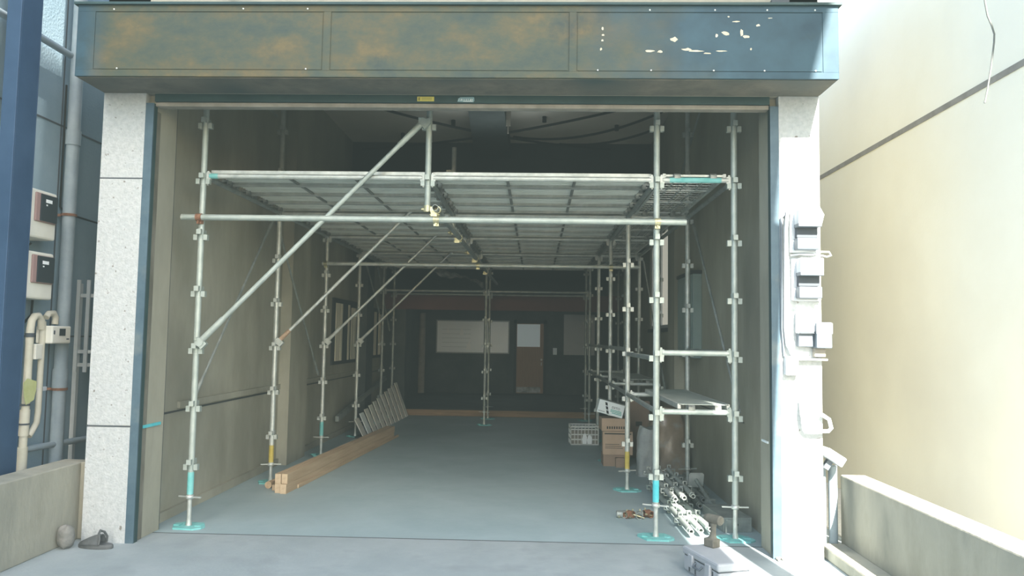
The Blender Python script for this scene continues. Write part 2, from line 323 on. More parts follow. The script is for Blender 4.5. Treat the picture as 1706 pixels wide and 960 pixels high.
# sign box (fascia)
t = thing('sign_fascia','long weathered brown-green and blue sheet metal sign box over the opening','sign box',(.265,-.68,3.265))
W = 2.615
MB().box(-W,W,-.17,.17,.0,.505).obj('casing','fascia',t,bevel=.004)
MB().box(-W-.02,W+.02,-.195,.18,.505,.522).obj('top_flashing','teal_dark',t)
MB().box(-W+.012,W-.012,-.158,.17,-.006,.001).obj('soffit_sheet','soffit',t)
MB().box(-W,W,-.176,-.168,.0,.045).box(-W,W,-.176,-.168,.46,.505).box(-W,-W+.125,-.1755,-.168,.045,.46).box(W-.105,W,-.1755,-.168,.045,.46).box(-.885,-.835,-.176,-.168,.045,.46).box(.805,.855,-.176,-.168,.045,.46).obj('face_frame','fascia',t,bevel=.0015)
for a,b,l in ((-2.49,-.885,'left sign panel, mottled green and ochre'),(-.835,.805,'middle sign panel, brownish ochre'),(.855,2.51,'right sign panel, blue with flaking paint')):
    o = MB().box(a+.008,b-.008,-.1745,-.168,.052,.452).obj('sign_panel','fascia',t); o['label'] = l
sc_ = MB().box(-.006,.006,-.004,0,-.006,.006)
scm = MB().lathe([(0,.004),(.005,.003),(.006,0)],10).mesh('screw',MT['screw'])
for x,z in ((-2.36,.475),(-2.32,.055),(-1.45,.48),(-1.0,.48),(-1.0,.055),(1.0,.055),(1.36,.055),(1.78,.055),(2.12,.055),(2.46,.055),(1.35,.475),(1.79,.475),(2.14,.475),(2.46,.475)):
    link('screw',scm,t,(x,-.1765,z),rot=(R(90),0,0))
def blob(mb, x, z, w, h, y):
    n = 9; pts = []
    for i in range(n):
        a = 2*PI*i/n; r = random.uniform(.55,1.1); pts.append((x+w*r*math.cos(a), z+h*r*math.sin(a)))
    mb.prism(pts,'y',y,y+.0006)
fl = MB()
for x,z,w,h in ((1.78-.265,.27,.035,.022),(1.86,.315,.03,.018),(1.60,.20,.04,.012),(1.66,.19,.06,.008),(1.35,.19,.04,.009),(1.42,.185,.02,.01),(1.97,.32,.012,.03),(2.0,.29,.025,.012),(1.93,.395,.03,.006),(2.08,.37,.02,.010),(1.03,.345,.008,.012),(1.035,.30,.012,.010),(1.03,.262,.009,.008),(1.02,.20,.009,.012),(2.03,.205,.010,.012),(1.88,.43,.008,.006),(2.16,.42,.02,.004),(1.80,.30,.01,.014),(1.74,.175,.03,.006),(1.83,.19,.04,.005)):
    blob(fl, x, z, w, h, -.1752)
fl.obj('paint_flakes','flake',t)
single('wall_bracket', MB().box(2.48,2.60,-.72,-.5,3.84,3.88).box(2.50,2.53,-.70,-.5,3.80,3.9).box(2.57,2.6,-.66,-.5,3.8,3.95), 'dark_pl', 'dark metal bracket on the facade above the right end of the sign box', 'bracket')

# ---------------------------------------------------------------- left and right neighbours
S('wall_neighbour_left', MB().box(-3.4,-3.0,-9,4.2,0,4.7), 'bluewall', 'blue-grey rendered wall of the left neighbouring building', 'wall')
g = MB().box(-3.005,-2.997,.015,.03,0,4.65).box(-3.005,-2.997,-9,4,3.155,3.168).box(-3.005,-2.997,-9,4,1.45,1.462)
S('trim_neighbour_joints', g, 'dark_pl', 'thin dark panel joints on the blue-grey neighbouring wall', 'trim')
S('wall_alley_end', MB().box(-3.0,-2.345,3.2,3.3,0,5), 'bluewall', 'blue-grey wall closing the narrow left alley', 'wall')
S('wall_low_left', MB().box(-2.62,-2.42,-7.5,-.42,0,.55).box(-2.62,-2.345,-.42,-.30,0,.55), 'parapet', 'low stained concrete boundary wall left of the apron', 'wall', .008)
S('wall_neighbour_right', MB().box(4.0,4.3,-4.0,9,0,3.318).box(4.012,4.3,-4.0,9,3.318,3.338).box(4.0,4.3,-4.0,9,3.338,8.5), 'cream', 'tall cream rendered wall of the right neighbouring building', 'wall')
MT['bounce'] = mat('pale_bounce_ground', (.66,.64,.58), (.80,.78,.72), 40, .95, bump=.6, bscale=90)  # pale so the added hidden strip bounces sun onto the cream wall
S('floor_bounce_strip', MB().box(3.25,4.0,-7.5,8.9,0,.012), 'bounce', 'pale gravel strip added unseen to throw sunlight onto the cream wall', 'ground')
S('floor_alley_right', MB().box(2.9,4.3,-.18,9,-.15,0).box(-3.0,-2.35,-.18,3.3,-.15,0), 'ground', 'concrete ground of the side alleys', 'ground')
lw = MB().box(3.07,3.25,-7.5,-.30,0,.555)
S('wall_low_right', lw, 'parapet', 'low stained concrete boundary wall right of the apron with sunlit top', 'wall', .01)
S('trim_kerb_right', MB().box(2.90,3.07,-7.5,-.36,0,.085), 'parapet', 'low concrete kerb at the foot of the right boundary wall', 'kerb', .012)
S('trim_cream_joint', MB().box(3.994,4.0,-4.0,9,3.305,3.350), 'lip', 'grey-brown horizontal joint across the cream neighbouring wall', 'trim')
# unseen building slab across the street, notched to shape sun on the facade
ob = [(-.75,0),(2.58,0),(4.84,12.0),(5.265,13.88),(5.325,14.52),(5.46,15.04),(5.85,16.6),(-.08,16.6),(-.08,15.85),(-.21,15.6),(-.22,14.15),(-.275,14.3),(-.275,15.6),(-.315,15.6),(-.32,13.9),(-.75,13.8)]
S('wall_facing_building', MB().prism(ob,'y',-14.25,-14), 'sun_mask', 'unseen building slab across the street, outline cut to shape the sunlight', 'building')

t = thing('shadow_pole','tall grey unseen pole added behind the viewer to cast a shadow band','pole',(3.49,-7.4,0))  # unseen pole added to cast a shadow band across the floor
MB().tube((0,0,0),(.435,0,8.2),.10,.072,n=18).obj('shaft','greypipe',t)
MB().tube((.12,0,2.2),(.121,0,2.35),.099,n=18).obj('band','dark_pl',t)
# left navy column
t = thing('steel_column','tall navy blue steel column standing behind the low left wall','column',(-2.755,-.79,0))
MB().box(-.068,.035,-.11,-.098,0,6.5).box(-.068,.035,.098,.11,0,6.5).box(.023,.035,-.098,.098,0,6.5).box(-.068,-.056,-.098,.098,0,6.5).obj('shaft','navy',t,bevel=.004)
MB().box(-.12,.06,-.15,.15,0,.02).obj('base_plate','navy',t)

def meter(z0, z1, label):
    t = thing('electricity_meter', label, 'meter', (-2.995,-.44,z0), group='electricity meters on the blue-grey wall')
    h = z1-z0
    MB().box(0,.19,-.17,.17,0,h).obj('case','ivory',t,bevel=.015)
    MB().box(.188,.205,-.09,.15,.42*h-.03,h-.025).obj('window_surround','pinkframe',t,bevel=.008)
    w = MB().box(.2,.216,-.045,.145,.44*h-.03,h-.03).obj('window','smoke',t,bevel=.006)
    MB().box(.2165,.2185,.0,.07,.83*h-.03,.9*h-.03).box(.2165,.2185,.005,.02,.68*h,.71*h).obj('display','paper',w)
    MB().tube((.1,-.07,-.03),(.1,-.07,0),.012).obj('cable_gland','dark_pl',t)
meter(2.18,2.54,'ivory electricity meter with smoked window, upper one behind the navy column')
meter(1.73,2.08,'ivory electricity meter with smoked window, lower one above the gas meter')
single('meter_cable', MB().path([(-2.9,-.5,2.15),(-2.92,-.5,2.08),(-2.95,-.45,2.09),(-2.9,-.4,2.15)],.008).path([(-2.9,-.5,1.70),(-2.9,-.46,1.60),(-2.93,-.38,1.56),(-2.95,-.28,1.62),(-2.96,-.26,1.8)],.009), 'wire', 'black cable looping under the two ivory meters','cable')

t = thing('gas_meter','ivory gas meter box hung between cream pipe bends under the electricity meters','gas meter',(-2.86,-.15,1.402))
MB().box(-.06,.07,-.115,.115,0,.135).obj('case','ivory',t,bevel=.01)
MB().box(.07,.074,-.03,.04,.06,.115).obj('display','smoke',t)
MB().box(.07,.073,-.10,-.085,.07,.1).box(.07,.073,.06,.09,.03,.04).obj('markings','dark_pl',t)
t = thing('gas_pipe','cream gas pipe rising from the low wall and bending over beside the gas meter','pipe',(-2.86,-.415,.45))
zz = -.45
MB().path([(0,-.015,-.45),(0,-.01,0),(0,0,.7),(0,0,1.05),(0,.01,1.12),(0,.04,1.155),(0,.08,1.16),(0,.115,1.13),(0,.125,1.06)],.027,12).obj('riser','cream_pipe',t)
MB().tube((0,-.013,-.02),(0,-.012,.20),.036).tube((0,-.008,.28),(0,-.006,.47),.034).obj('sleeve','cream_pipe',t,bevel=.003)
MB().tube((0,-.01,.36),(0,-.01,.372),.037).tube((0,-.01,.5),(0,-.01,.512),.033).tube((0,0,1.0),(0,0,1.03),.032).obj('band','dark_pl',t)
t2 = thing('gas_branch_pipe','thin cream gas branch pipe dropping and hooking left below the meter','pipe',(-2.86,-.275,.75))
MB().path([(0,-.09,-.03),(0,-.06,.0),(0,-.01,.06),(0,0,.14),(0,0,.65),(0,0,.82)],.022,12).obj('drop_pipe','cream_pipe',t2)
MB().path([(0,.14,.80),(0,.145,.85),(0,.12,.885),(0,.06,.88),(0,.03,.85)],.024,12).obj('upper_bend','cream_pipe',t2)
MB().tube((.0,-.02,.31),(.0,.05,.31),.012).box(-.012,.012,.03,.07,.295,.325).obj('valve','white_pl',t2)
single('gas_regulator', MB().box(-2.90,-2.83,-.385,-.305,1.285,1.40), 'ivory','small ivory regulator box between the two cream gas pipes','gas fitting',bevel=.006)
m_ = MB().prism([(-.51,1.12),(-.47,1.15),(-.37,1.125),(-.37,1.06),(-.39,.99),(-.47,.96),(-.495,1.02)],'x',-2.825,-2.819)
single('paper_tag', m_, 'tag','yellow-green tag tied to the cream gas pipe','tag')
t = thing('downpipe','thick grey rainwater downpipe on the blue-grey wall','downpipe',(-2.9,.03,0))
MB().tube((0,0,0),(0,0,7),.048,n=18).obj('pipe','greypipe',t)
MB().tube((0,0,1.04),(0,0,1.2),.055,n=18).obj('socket','greypipe',t); MB().tube((0,0,3.0),(0,0,3.12),.056,n=18).obj('socket','greypipe',t)
for z in (1.03,2.42): MB().tube((0,0,z),(0,0,z+.02),.058,n=18).box(-.1,-.03,-.01,.01,z,z+.02).obj('clamp','rust',t)
single('overhead_conduit', MB().tube((-2.93,-1.4,3.73),(-2.93,-.02,3.73),.028), 'greypipe','thin grey pipe running level to the downpipe near the top of the photo','pipe')
single('low_pipe', MB().path([(-2.9,-.35,.62),(-2.9,.4,.60),(-2.86,.9,.60),(-2.84,1.0,.5),(-2.84,1.05,0)],.025,10), 'greypipe','grey pipe running low along the blue-grey wall behind the downpipe','pipe')
single('wall_cable', MB().path([(-2.98,.03,3.5),(-2.98,.035,2.5),(-2.98,.10,2.46),(-2.95,.5,2.44),(-2.95,1.2,2.42)],.008), 'wire','dark cable clipped down the blue-grey wall and off behind the pillar','cable')
t = thing('slat_fence','pale grey upright slat fence in the alley behind the left pillar','fence',(-2.72,.33,0))
for z in (1.33,1.22,1.80): MB().box(-.27,.32,.0,.02,z-.015,z+.015).obj('rail','fence',t)
for k in range(6): MB().box(-.262+k*.085,-.232+k*.085,-.014,.0,1.16,1.93).obj('slat','fence',t)
MB().box(-.27,-.235,0,.035,0,1.9).box(.28,.32,0,.035,0,1.9).obj('post','fence',t)

# stone and sandal at the foot of the left pillar
def pebble(mb, c, rx, ry, rz, n=10, m=16, seed=1):
    rnd = random.Random(seed); ph = [rnd.uniform(0,6) for _ in range(4)]
    vs = []
    for j in range(n+1):
        th = PI*j/n
        for i in range(m):
            a = 2*PI*i/m; k = 1+.10*math.sin(2*a+ph[0])*math.sin(th)+.08*math.sin(3*a+ph[1]+th)+.05*math.cos(5*th+ph[2])
            vs.append((c[0]+rx*k*math.sin(th)*math.cos(a), c[1]+ry*k*math.sin(th)*math.sin(a), c[2]+rz*k*math.cos(th)))
    mb.add(vs,[(j*m+i,(j+1)*m+i,(j+1)*m+(i+1)%m,j*m+(i+1)%m) for j in range(n) for i in range(m)],True)
s_ = MB(); pebble(s_,(-2.357,-.66,.078),.052,.06,.082,seed=3)
single('stone', s_, 'stone','rounded grey stone leaning in the corner of the low left wall','stone')
t = thing('sandal','dark grey slip-on sandal with strap at the foot of the left pillar','sandal',(-2.165,-.625,0),(0,0,R(-4)))
def sole(z, k=1): return [( .128*k*math.cos(a) , .043*k*math.sin(a)*(1+.18*math.cos(a)), z) for a in [2*PI*i/24 for i in range(24)]]
sm = MB(); rings = [sole(0,.96),sole(.008,1.0),sole(.022,1.0),sole(.03,.95)]
sm.add([q for r_ in rings for q in r_],[(j*24+i,j*24+(i+1)%24,(j+1)*24+(i+1)%24,(j+1)*24+i) for j in range(3) for i in range(24)],True)
sm.add(rings[0],[tuple(range(24))[::-1]]); sm.add(rings[3],[tuple(range(24))])
sm.obj('sole','rubber',t)
up = MB(); n = 12; vs = []
for j,(x,h,w) in enumerate(((-.10,.020,.040),(-.05,.045,.044),(.0,.064,.046),(.045,.072,.046))):
    for i in range(n+1):
        a = PI*i/n; vs.append((x+.0,w*math.cos(a),.026+h*math.sin(a)))
up.add(vs,[(j*(n+1)+i,j*(n+1)+i+1,(j+1)*(n+1)+i+1,(j+1)*(n+1)+i) for j in range(3) for i in range(n)],True)
o = up.obj('upper','rubber',t); md = o.modifiers.new('s','SOLIDIFY'); md.thickness = .005
o = MB().path([(.05,-.044,.035),(.055,-.042,.07),(.04,-.03,.105),(.03,0,.12),(.04,.03,.105),(.055,.042,.07),(.05,.044,.035)],.008,8).obj('heel_strap','rubber',t)

# ---------------------------------------------------------------- right pillar fittings
FY = -.5
def rmeter(zt, xc, label):
    t = thing('electricity_meter', label, 'meter', (xc,FY,zt), group='electricity meters on the sunlit pillar')
    MB().box(-.10,.10,-.035,0,-.30,.0).obj('mounting_plate','white_pl',t,bevel=.006)
    MB().box(-.075,.085,-.135,-.035,-.125,-.005).obj('upper_cover','white_pl',t,bevel=.01)
    MB().box(-.078,.083,-.136,-.04,-.13,-.105).obj('cover_lip','grey_pl',t,bevel=.004)
    MB().box(-.07,.075,-.075,-.035,-.20,-.125).obj('display','dark_pl',t,bevel=.003)
    MB().box(-.078,.08,-.11,-.035,-.285,-.205).obj('terminal_cover','grey_pl',t,bevel=.006)
    MB().box(.0,.06,-.137,-.134,-.075,-.065).box(.0,.06,-.137,-.134,-.055,-.05).obj('nameplate','grey_pl',t)
rmeter(2.43,2.755,'white and grey electricity meter, upper one on the sunlit right pillar')
rmeter(2.09,2.765,'white and grey electricity meter, lower one on the sunlit right pillar')
t = thing('junction_box','small white junction box with dark lower edge below the two pillar meters','junction box',(2.745,FY,1.50))
MB().box(-.055,.075,-.07,0,.06,.22).obj('cover','white_pl',t,bevel=.012)
MB().box(-.045,.06,-.05,0,-.03,.06).obj('base','grey_pl',t,bevel=.004)
MB().box(-.045,.06,-.072,-.068,.062,.075).obj('print','dark_pl',t)
t = thing('small_meter','small grey translucent meter box on the outer edge of the right pillar','meter',(2.855,FY,1.43))
MB().box(-.05,.058,-.10,0,.03,.21).obj('cover','grey_pl',t,bevel=.008)
MB().box(-.045,.03,-.05,0,-.03,.03).obj('base','lip',t,bevel=.004)
MB().box(-.05,.058,-.103,-.10,.13,.205).obj('label_plate','white_pl',t)
single('terminal_box', MB().box(2.61,2.70,-.55,-.5,1.27,1.40), 'white_pl','small plain white box low on the sunlit right pillar','junction box',bevel=.006)
single('meter_conduit', MB().path([(2.862,-.53,2.33),(2.88,-.53,2.40),(2.85,-.53,2.455),(2.77,-.53,2.475),(2.68,-.53,2.465),(2.64,-.53,2.43),(2.625,-.53,2.3),(2.62,-.53,1.9),(2.615,-.53,1.6),(2.625,-.53,1.48),(2.66,-.53,1.415),(2.70,-.53,1.42)],.013,10), 'white_pl','white conduit looping around the two meters on the right pillar','conduit')
single('pillar_cable', MB().path([(2.66,-.51,2.44),(2.60,-.512,2.38),(2.598,-.512,2.0),(2.597,-.512,1.6),(2.61,-.512,1.40)],.009), 'grey_pl','grey cable running down the inner edge of the right pillar','cable')
single('loop_cable', MB().path([(2.66,-.52,2.11),(2.72,-.53,2.12),(2.8,-.55,2.115),(2.86,-.55,2.135),(2.915,-.55,2.135),(2.93,-.55,2.11),(2.90,-.55,2.10),(2.86,-.55,2.11)],.007), 'white_pl','white cable loop tied between the two pillar meters','cable')
single('wall_shelf', MB().box(2.70,2.90,-.545,-.5,1.375,1.387), 'white_pl','thin white ledge under the small grey meter on the pillar','bracket')
single('hose_hook_pipe', MB().path([(2.72,-.52,1.09),(2.72,-.54,1.0),(2.735,-.56,.93),(2.76,-.56,.90),(2.83,-.55,.888),(2.90,-.54,.888),(2.92,-.54,.91),(2.905,-.54,.97),(2.86,-.53,1.0)],.014,10), 'white_pl','white bent pipe spout hooked on the right pillar','pipe')
t = thing('outdoor_light_box','small grey box tilted on the end of the right boundary wall','box',(2.97,-.42,.70),(0,R(32),0))
MB().box(-.07,.075,-.06,.06,-.035,.035).obj('body','white_pl',t,bevel=.008)
MB().box(-.071,.02,-.062,-.058,-.03,.03).obj('front_label','grey_pl',t)
MB().box(-.02,.02,-.02,.02,-.1,-.035).obj('bracket','grey_pl',t)
single('wall_pipe', MB().tube((3.01,-.32,0),(3.01,-.32,.62),.031), 'greypipe','short grey upright pipe between the right pillar and the boundary wall','pipe')
single('wall_pipe', MB().tube((2.945,-.33,0),(2.945,-.33,.62),.012), 'greypipe','thin dark grey upright pipe hugging the right pillar','pipe')
single('hanging_cable', MB().path([(3.46,-1.5,3.85),(3.462,-1.5,3.6),(3.470,-1.5,3.5),(3.482,-1.5,3.42),(3.505,-1.5,3.36),(3.518,-1.5,3.31),(3.515,-1.5,3.26),(3.495,-1.5,3.12),(3.47,-1.5,2.98),(3.452,-1.5,2.90)],.005,8), 'cable_grey','loose grey cable end dangling in front of the cream wall','cable')

# ---------------------------------------------------------------- windows, doors, back wall
def left_window(name, y0, y1, z0, z1, label):
    t = D.objects.new(name, None); COL.objects.link(t); t.location = (XL,(y0+y1)/2,z0); struct(t,label,'window')
    w = (y1-y0)/2; h = z1-z0
    MB().box(-.01,.03,-w,w,-.05,0).box(-.01,.03,-w,w,h,h+.05).box(-.01,.03,-w-.05,-w,-.05,h+.05).box(-.01,.03,w,w+.05,-.05,h+.05).obj('window_frame','frame_dark',t)
    MB().box(-.005,.004,-w,w,0,h).obj('pane','wall_dark',t)
    c = MB()
    for a,b in ((-.8,-.45),(-.42,-.30),(.18,.30),(.45,.62),(.66,.85)): c.box(.006,.018,w*a,w*b,0,h*(.98 if a<.4 else .94))
    c.obj('blind_strips','curtain',t)
    return t
left_window('window_1',5.05,6.55,1.12,2.0,'dark framed window on the left wall with pale strips behind it, nearer one')
left_window('window_2',7.75,8.6,1.15,1.96,'dark framed window on the left wall, farther one half hidden by posts')
t = D.objects.new('window_3',None); COL.objects.link(t); t.location = (XR,5.175,1.67); struct(t,'tall window on the right wall with pale beige panes and white frame','window')
MB().box(.02,.06,-.875,-.80,0,1.43).box(.02,.06,.80,.875,0,1.43).box(.02,.06,-.03,.03,0,1.43).box(.02,.06,-.8,.8,0,.05).box(.02,.06,-.8,.8,1.38,1.43).obj('window_frame','white_pl',t)
MB().box(.045,.05,-.8,-.03,.05,1.38).box(.045,.05,.03,.8,.05,1.38).obj('pane','daypane',t)
MB().box(-.004,.02,-.875,-.835,0,1.43).obj('jamb_trim','white_box',t)
MB().box(-.03,.04,-.92,.92,-.05,0).obj('window_sill','frame_dark',t)
t = thing('wall_cabinet','grey-green narrow metal cabinet on the right wall behind the outer post','cabinet',(XR,2.75,1.31))
MB().box(-.10,0,-.42,.42,0,.92).obj('case','cab',t,bevel=.008)
MB().box(-.108,-.10,-.39,-.02,.03,.89).obj('door','cab',t,bevel=.004)
MB().box(-.108,-.10,.02,.39,.03,.89).obj('door','cab',t,bevel=.004)
MB().box(-.115,.0,-.43,.43,.92,.955).obj('top_cap','frame_dark',t)
t = thing('whiteboard','wide pale whiteboard with torn paper scraps on the far wall','whiteboard',(-.727,13.28,1.10))
MB().box(-.93,.93,-.03,0,0,.84).obj('frame','wbframe',t)
MB().box(-.90,.28,-.036,-.03,.03,.81).box(.31,.90,-.036,-.03,.03,.81).obj('panel','wb',t)
p = MB()
for k in range(5): p.box(-.78,-.05,-.038,-.036,.16+.11*k,.165+.11*k)
p.obj('ruled_lines','wbframe',t)
p = MB()
for x,z,w,h in ((-.63,.62,.02,.10),(-.28,.58,.05,.12),(-.10,.22,.07,.13)):
    p.prism([(x-w,z-h),(x+w,z-h),(x+w*.4,z+h*.2),(x+w*.6,z+h),(x+w*.1,z+h*.6),(x-w*.5,z)],'y',-.041,-.037)
p.obj('torn_paper','paper',t)
t = D.objects.new('door_1',None); COL.objects.link(t); t.location = (.72,13.28,.12); struct(t,'brown wooden door with pale frosted upper pane on the far wall','door')
MB().box(-.33,.35,-.04,0,0,1.76).obj('door_leaf','door',t)
MB().box(-.32,.26,-.05,-.035,1.42,1.74).box(-.32,.26,-.05,-.035,1.17,1.33).box(-.32,.26,-.053,-.035,1.33,1.42).obj('pane','doorpane',t)
MB().box(-.40,-.33,-.06,0,0,1.85).box(.35,.42,-.06,0,0,1.85).box(-.40,.42,-.06,0,1.76,1.85).obj('door_frame','frame_dark',t)
MB().tube((.30,-.09,.85),(.30,-.04,.85),.025).box(.29,.31,-.07,-.04,.70,.78).obj('door_handle','galv',t)
MB().box(-.32,.28,-.048,-.04,.02,.16).obj('kick_plate','sheet',t)
single('wall_switch', MB().box(1.31,1.41,13.26,13.29,1.10,1.27), 'pane','small pale switch plate beside the brown door','switch')
S('trim_dark_sheet', MB().box(XL-.01,XL+.03,8.95,13.3,.1,2.94), 'wall_dark', 'dark sheet added over the left wall to darken the back room', 'panel')  # sheet added over the paler wall so the deep end stays dim
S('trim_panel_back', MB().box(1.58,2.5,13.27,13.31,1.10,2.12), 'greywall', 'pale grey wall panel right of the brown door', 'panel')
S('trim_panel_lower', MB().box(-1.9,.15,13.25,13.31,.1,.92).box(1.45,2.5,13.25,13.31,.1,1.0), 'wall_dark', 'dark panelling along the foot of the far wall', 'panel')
single('rolled_mat', MB().tube((-2.0,13.1,.1),(-2.0,13.1,2.1),.09,n=16), 'lip','tall pale rolled mat standing in the far left corner','roll')
single('timber_sill', MB().box(-1.9,2.02,8.60,8.70,0,.115), 'sill','long low timber sill laid across the floor at the back room','timber',bevel=.004)
# crumpled plastic sheet hanging above the far beam
sh = MB(); nx, nz = 28, 8; vs = []
for j in range(nz+1):
    for i in range(nx+1):
        u = i/nx; v = j/nz
        vs.append((-1.15+1.0*u, 8.62+.03*math.sin(9*u+5*v)+.02*math.sin(23*u-4*v), 2.86-.28*u-(.09+.05*math.sin(7*u))*v + .015*math.sin(31*u)))
sh.add(vs,[(j*(nx+1)+i,j*(nx+1)+i+1,(j+1)*(nx+1)+i+1,(j+1)*(nx+1)+i) for j in range(nz) for i in range(nx)],True)
single('plastic_sheet', sh, 'sheet','crumpled translucent plastic sheet slung above the far reddish beam','plastic sheet')
# cords under the high ceiling
def sag(a, b, s, n=14):
    a = Vector(a); b = Vector(b); return [tuple(a.lerp(b,i/n) - Vector((0,0,s*4*(i/n)*(1-i/n)))) for i in range(n+1)]
for a,b,s,l in (((-1.6,3.4,4.5),(2.0,6.0-.1,4.5),.12,'black cord slung across the high ceiling from front left to back right'),
              ((-1.9,5.8,4.45),(2.2,3.6,4.5),.10,'black cord slung across the high ceiling from back left to front right'),
              ((.5,5.2,4.5),(2.5,3.9,4.5),.16,'thin sagging cord under the right half of the high ceiling'),
              ((1.2,5.6,4.5),(2.6,4.6,4.5),.10,'short thin cord at the back right corner of the high ceiling')):
    single('slung_cable', MB().path(sag(a,b,s),.017,6), 'wire', l, 'cord')
single('hanging_strip', MB().box(.44,.50,3.9,3.95,4.30,4.6).box(.46,.475,3.9,3.95,4.2,4.3), 'lip','pale cloth strip hanging from the ceiling beam','cloth')
for x,y,l in ((-.35,4.7,'left of the ceiling beam, nearer'),(.95,4.5,'right of the ceiling beam'),(2.0,4.9,'near the right end of the high ceiling'),(-1.2,5.4,'left of the ceiling beam, farther')):
    single('dark_fixing', MB().tube((x,y,4.52),(x,y,4.6),.03), 'wire','small dark fixing '+l,'fixing')

# ---------------------------------------------------------------- scaffold parts (shared meshes)
Z0 = .458; ST = .45
def zk(k): return Z0 + ST*k
_cache = {}
def cached(key, fn):
    if key not in _cache: _cache[key] = fn()
    return _cache[key]
def collar_mesh(m):
    def f():
        c = MB(); r = .0245
        for sx in (-1,1):      # left / right pockets
            a = sx*r; b = sx*(r+.026)
            c.box(min(a,b),max(a,b),-.019,-.013,-.022,.022).box(min(a,b),max(a,b),.013,.019,-.022,.022)
            c.box(min(b,b+sx*.005),max(b,b+sx*.005),-.019,.019,-.022,.022)
        for sy in (-1,1):      # front / back pockets, set a little higher
            a = sy*r; b = sy*(r+.024)
            c.box(-.018,-.012,min(a,b),max(a,b),.022,.062).box(.012,.018,min(a,b),max(a,b),.022,.062)
            c.box(-.018,.018,min(b,b+sy*.005),max(b,b+sy*.005),.022,.062)
        c.tube((0,0,-.024),(0,0,-.018),.0262,n=14,caps=False)
        return c.mesh('wedge_pocket',MT[m])
    return cached(('collar',m), f)
def tube_mesh(L, r, m, n=14, hollow=.86):
    return cached(('tube',round(L,3),r,m), lambda: MB().tube((0,0,0),(0,0,L),r,n=n,hollow=hollow).mesh('tube',MT[m]))
def jack_mesh(): 
    return cached('jack', lambda: MB().tube((0,0,.01),(0,0,.34),.017,n=12).tube((0,0,.012),(0,0,.05),.024,.019,n=12).mesh('jack_screw',MT['galv']))
def plate_mesh(m):
    def f():
        c = MB(); pts = [(-.135,.015),(-.075,-.10),(.085,-.10),(.135,-.055),(.135,-.0),(.075,.10),(-.085,.10),(-.135,.055)]
        c.prism(pts,'z',0,.012)
        for x in (-.085,.085): c.prism([(x-.022,-.03),(x+.022,-.03),(x+.022,.03),(x-.022,.03)],'z',.012,.019)
        return c.mesh('base_plate',MT[m])
    return cached(('plate',m), f)
def nut_mesh():
    return cached('nut', lambda: MB().lathe([(.0,.028),(.03,.028),(.03,0),(.0,0)],12).bar((-.10,0,.014),(.10,0,.014),.014,.010).mesh('wing_nut',MT['galv']))

def post(X, Y, ztop, label, m='galv', zbot=.24, ks=range(0,7), jack=True, band=None, plate='teal', group='upright scaffold posts'):
    t = thing('scaffold_post', label, 'scaffold post', (X,Y,0 if jack else zbot), group=group)
    o = 0 if jack else -zbot
    link('tube', tube_mesh(ztop-zbot,.0243,m), t, (0,0,zbot+o))
    for k in ks:
        if zbot-.01 < zk(k) < ztop-.02: link('wedge_pocket', collar_mesh(m), t, (0,0,zk(k)+o))
    if jack:
        link('jack_screw', jack_mesh(), t, (0,0,0)); link('base_plate', plate_mesh(plate), t, (0,0,0), rot=(0,0,R(random.uniform(-6,6))))
        link('wing_nut', nut_mesh(), t, (0,0,zbot-.03), rot=(0,0,R(random.uniform(-30,30))))
    if band:
        link('paint_band', cached(('band',band[0]), lambda: MB().tube((0,0,0),(0,0,.17),.0249,n=14,caps=False).mesh('paint_band',MT[band[0]])), t, (0,0,band[1]+o))
    return t
rows = [0,1.8,3.6,5.4,7.2,8.2]
rn = ['at the opening','second from the opening','third from the opening','fourth from the opening','fifth from the opening','last before the timber sill']
# left row
post(-1.8,0,3.75,'left row scaffold post at the opening, foot painted teal','galv_light',.245,range(0,8),band=('teal',.25))
post(-1.8,1.8,3.95,'left row scaffold post second from the opening, yellow painted foot','galv',.20,range(0,8),band=('yellowp',.205))
post(-1.8,3.6,3.42,'left row scaffold post third from the opening, teal painted foot','galv',.24,range(0,7),band=('teal',.245))
for i,l in ((3,'left row scaffold post fourth from the opening, just before the slatted boards'),(4,'left row scaffold post fifth from the opening, behind the slatted boards'),(5,'left row scaffold post farthest from the opening')):
    post(-1.8,rows[i],2.82,l,'galv_dull' if i>3 else 'galv',.24,range(0,6))
# inner right row
post(1.8,0,3.75,'inner right scaffold post at the opening with bright cyan painted foot','galv_light',.26,range(0,8),band=('cyan',.27))
post(1.8,1.8,2.80,'inner right scaffold post second from the opening, yellow painted foot','galv',.21,range(0,6),band=('yellowp',.215))
for i in (2,3,4,5):
    post(1.8,rows[i],2.80,'inner right scaffold post '+rn[i]+(', behind the cardboard cartons' if i==2 else ''),'galv' if i<4 else 'galv_dull',.24,range(0,6))
# outer right row
post(2.4,0,3.75,'outer right scaffold post at the opening, nearest the right jamb','galv_light',.26,range(0,8))
post(2.4,1.8,3.95,'outer right scaffold post second from the opening, in front of the wall cabinet','galv',.24,range(0,8))
for i in (2,3,4,5):
    post(2.4,rows[i],2.80,'outer right scaffold post '+rn[i]+', close to the right wall','galv_dull' if i>3 else 'galv',.24,range(0,6))
# centre row
post(0,0,3.42,'short scaffold post hanging in the middle of the opening, carrying the front brace','galv_light',2.49,range(4,7),jack=False)
for i in (1,2,3):
    post(0,rows[i],3.46 if i==1 else 3.2,'short centre scaffold post rising above the deck, '+rn[i],'galv',2.56,range(5,7),jack=False)
for i in (4,5): post(0,rows[i],2.80,'full height centre scaffold post, '+('nearer of the far pair' if i==4 else 'farther of the far pair'),'galv_dull',.24,range(0,6))

